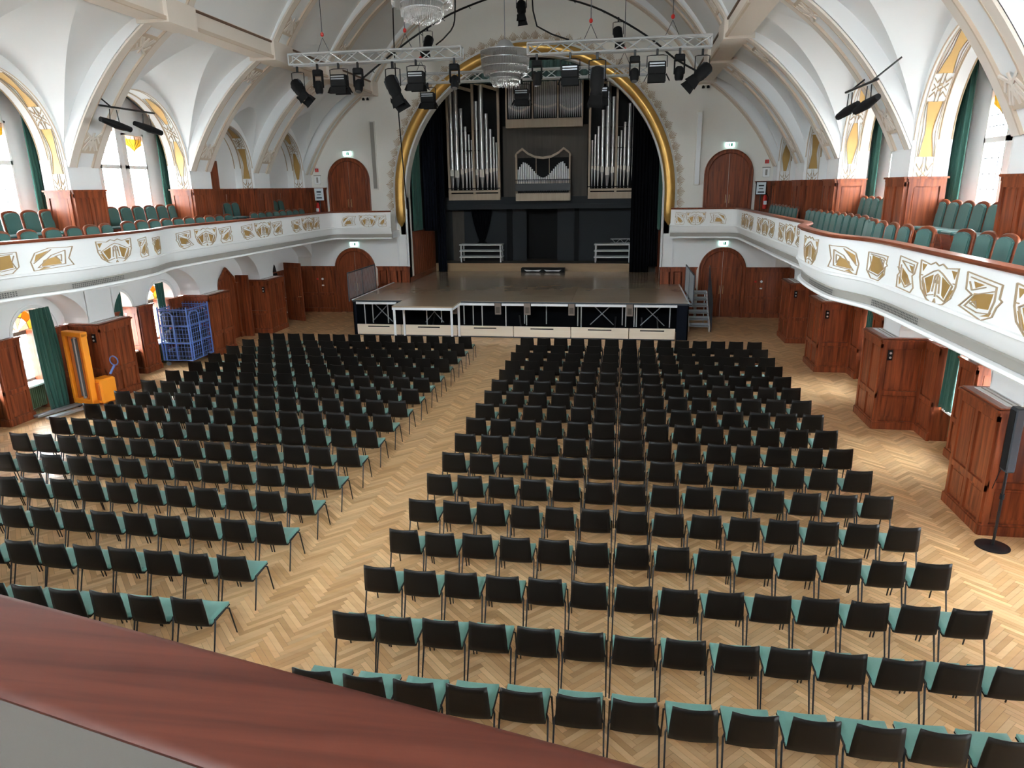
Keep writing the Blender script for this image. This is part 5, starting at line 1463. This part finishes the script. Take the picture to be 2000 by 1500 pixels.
# column loudspeaker on a round base at the right
ls = thing('column_speaker', 'slim dark column loudspeaker on a round-base stand at the right edge', 'loudspeaker', (9.50, 10.45, 0))
MB().lathe([(.23,0),(.23,.012),(.20,.022),(.03,.026)], 28).build('base_plate', 'black_metal', ls, smooth=40)
MB().tube([(0,0,.02), (0,0,1.28)], .020, 8).build('pole', 'black_metal', ls); MB().lathe([(.03,.78),(.03,.86)], 10).build('pole_clamp', 'black', ls)
MB().bbox(-.065, .065, -.09, .09, 1.22, 2.2, .02).build('cabinet', 'steel_dark', ls); MB().box(-.07, -.063, -.075, .075, 1.26, 2.16).build('grille', 'black', ls)
MB().bbox(.06, .08, -.03, .03, 1.30, 1.36, .005).build('connector', 'alu_white', ls)
cbl = catmull([(9.645, 1.62), (9.64, 1.35), (9.56, 1.0), (9.52, .8)], .06)
tag(MB().tube([(q.x, 10.78, q.y) for q in cbl], .006, 5).build('speaker_cable', 'black', smooth=60), 'thin black cable from the pier socket to the column loudspeaker', 'cable')
# wall column speakers beside the arch
for s in (-1, 1):
    t = thing('wall_speaker', 'tall grey-white column speaker on the end wall %s of the arch' % SIDE[s], 'loudspeaker', (s*6.62, YE-.06, 5.28), 0, 'column speakers beside the arch')
    MB().bbox(-.10, .10, -.08, .05, 0, 2.75, .015).build('cabinet', 'plaster_warm', t); MB().box(-.08, .08, -.086, -.078, .05, 2.7).build('grille', 'grey_strip' if s < 0 else 'white', t)
    for z in (.3, 2.4): MB().box(-.03, .03, .04, .07, z, z+.12).build('bracket', 'steel_grey', t)
# fire extinguishers, boards and plates of the upper end wall
for s in (-1, 1):
    t = thing('fire_extinguisher', 'red fire extinguisher on the %s gallery by the end door' % SIDE[s], 'extinguisher', (s*9.25, YE-.22, 4.25 if s < 0 else 4.35), 0, 'fire extinguishers')
    MB().lathe([(.075,0),(.08,.03),(.08,.42),(.05,.50),(.03,.54)], 16).build('cylinder', 'red', t, smooth=40)
    MB().bbox(-.03, .06, -.02, .02, .54, .60, .008).build('valve', 'black', t); MB().tube([(.05,0,.56), (.12,0,.45), (.11,0,.2)], .012, 5).build('hose', 'black', t)
    MB().box(-.06, .06, -.083, -.078, .16, .30).build('label_plate', 'paper', t)
    b = thing('notice_board', 'small framed notice on a stand beside the %s upper end door' % SIDE[s], 'sign', (s*9.02, YE-.5, 3.6))
    MB().tube([(0,0,0), (0,0,1.30)], .02, 6).build('stand', 'black_metal', b)
    fr = MB().bbox(-.20, .20, -.03, .0, 1.28, 1.78, .008).build('frame', 'alu_white' if s < 0 else 'black', b)
    MB().box(-.17, .17, -.036, -.028, 1.31, 1.75).build('sheet', 'paper', b)
    tx = MB(); tx.box(-.10, .10, -.040, -.035, 1.60, 1.66); tx.box(-.08, .08, -.040, -.035, 1.50, 1.53); tx.box(-.12, .12, -.040, -.035, 1.36, 1.41); tx.build('print', 'ink' if s < 0 else 'grey_panel', b)
    p = thing('wall_switch_box', 'pale equipment box with red pictogram above it right of the %s upper door' % SIDE[s] if s > 0 else 'pale equipment box with red pictogram above it left of the left upper door', 'box', (s*9.25, YE-.03, 5.55))
    MB().bbox(-.13, .13, -.03, .03, 0, .34, .01).build('cover', 'plaster', p); MB().box(-.15, .15, -.04, .03, .34, .37).build('ledge', 'grey_strip', p)
    MB().box(-.04, .04, -.036, -.03, .06, .28).build('hatch', 'grey_strip', p); sg = MB(); sg.box(-.07, -.01, -.012, .02, .50, .64); sg.box(.01, .07, -.012, .02, .50, .64); sg.build('pictogram', 'red', p)
# wall lamps under the galleries by the doors
for s in (-1, 1):
    t = thing('call_point', 'small round wall lamp and red call point on the wainscot beside the lower %s door' % SIDE[s], 'fitting', (s*9.4, YE-.06, 1.2))
    MB().lathe([(.05,0),(.05,.03)], 12, (0, -.03, .28), 'y').build('lamp', 'white', t); MB().bbox(-.05, .05, -.04, .0, -.03, .03, .008).build('plate', 'white', t); MB().bbox(-.27, -.19, -.04, 0, .24, .32, .008).build('call_button', 'red', t)
# doors in the left lower wall: a dark pointed doorway and an open leaf
pd = root('door_9', 'dark pointed-arch door in the lower left wall before the stage')
yc = 23.55
pts = [(yc-.62, 0), (yc-.62, 1.75), (yc-.40, 2.25), (yc, 2.60), (yc+.40, 2.25), (yc+.62, 1.75), (yc+.62, 0)]
MB().prism(pts, lambda y, z: (-10.42, y, z), lambda y, z: (-10.50, y, z)).build('door_leaf', 'mahogany', pd, recalc=True)
fr = MB().tube([(-10.42, y, z) for y, z in pts], .07, 6).build('door_frame', 'mahogany', pd)
MB().box(-10.43, -9.95, yc+.60, yc+.70, 0, 2.3).build('reveal_board', 'mahogany', pd)
MB().lathe([(.03,0),(.03,.05)], 8, (-10.40, yc-.45, 1.0), 'x').build('knob', 'brass', pd)
op = root('door_10', 'open mahogany door leaf standing into the lower left aisle by the stage')
m_ = Matrix.Translation((-10.15, 27.5, 0)) @ Matrix.Rotation(-.35, 4, 'Z')
def OD(mb, nm, mt, par=None):
    o = mb.build(nm, mt, par or op)
    if par is None: o.matrix_local = m_
    return o
leaf = OD(MB().bbox(0, .95, -.03, .03, .02, 2.42, .008), 'door_leaf', 'mahogany')
for (z0, z1) in ((.2, .85), (1.0, 2.25)): MB().bbox(.12, .83, -.045, -.028, z0, z1, .006).build('raised_panel', 'mahogany', leaf)
MB().tube([(.88,-.04,1.05), (.88,-.09,1.05), (.76,-.09,1.05)], .012, 6).build('handle', 'brass', leaf)
pts = [(26.35, 0), (26.35, 1.75), (26.6, 2.3), (26.95, 2.62), (27.3, 2.3), (27.5, 1.75), (27.5, 0)]
MB().prism(pts, lambda y, z: (-10.44, y, z), lambda y, z: (-10.50, y, z)).build('dark_opening', 'black', op, recalc=True)
ul = root('door_11', 'tall dark open door leaf on the left gallery beside the third pier')
MB().bbox(-9.75, -9.68, 21.95, 22.65, 3.6, 6.3, .01).build('door_leaf', 'mahogany', ul)
MB().bbox(-9.68, -9.665, 22.05, 22.55, 3.9, 6.1, .005).build('raised_panel', 'mahogany', ul)

# ================================================================== REAR GALLERY IN FRONT OF THE CAMERA
rg = root('rear_balcony', 'rear gallery parapet with broad mahogany handrail in the foreground')
A, B = Vector((2.77, .97)), Vector((3.90, .74))
u = (B-A).normalized(); nrm = Vector((-u.y, u.x))
p0, p1 = A-u*7.5, B+u*5
def RB(d0, d1, z0, z1, nm, m_, bev=.012):
    L = (p1-p0).length
    mb = MB().bbox(0, L, d0, d1, z0, z1, bev)
    mat_ = Matrix(((u.x, nrm.x, 0, p0.x), (u.y, nrm.y, 0, p0.y), (0, 0, 1, 0), (0, 0, 0, 1)))
    mb.v = [tuple(mat_ @ Vector(v)) for v in mb.v]
    return mb.build(nm, m_, rg)
prof = [(.016, 4.596), (.010, 4.603), (0, 4.605), (-.160, 4.605), (-.170, 4.602), (-.176, 4.596), (-.174, 4.589), (-.15, 4.576), (0, 4.576), (.014, 4.586)]
hr = MB().prism(prof, lambda d, z: (p0.x+nrm.x*d, p0.y+nrm.y*d, z), lambda d, z: (p1.x+nrm.x*d, p1.y+nrm.y*d, z)).build('handrail', 'mahogany_rail', rg, recalc=True)
for f_ in hr.data.polygons: f_.use_smooth = len(f_.vertices) == 4
hr.data.set_sharp_from_angle(angle=math.radians(50))
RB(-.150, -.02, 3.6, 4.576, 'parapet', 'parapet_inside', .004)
RB(-4.5, -.17, 3.35, 3.6, 'gallery_floor', 'mahogany_x', .004)
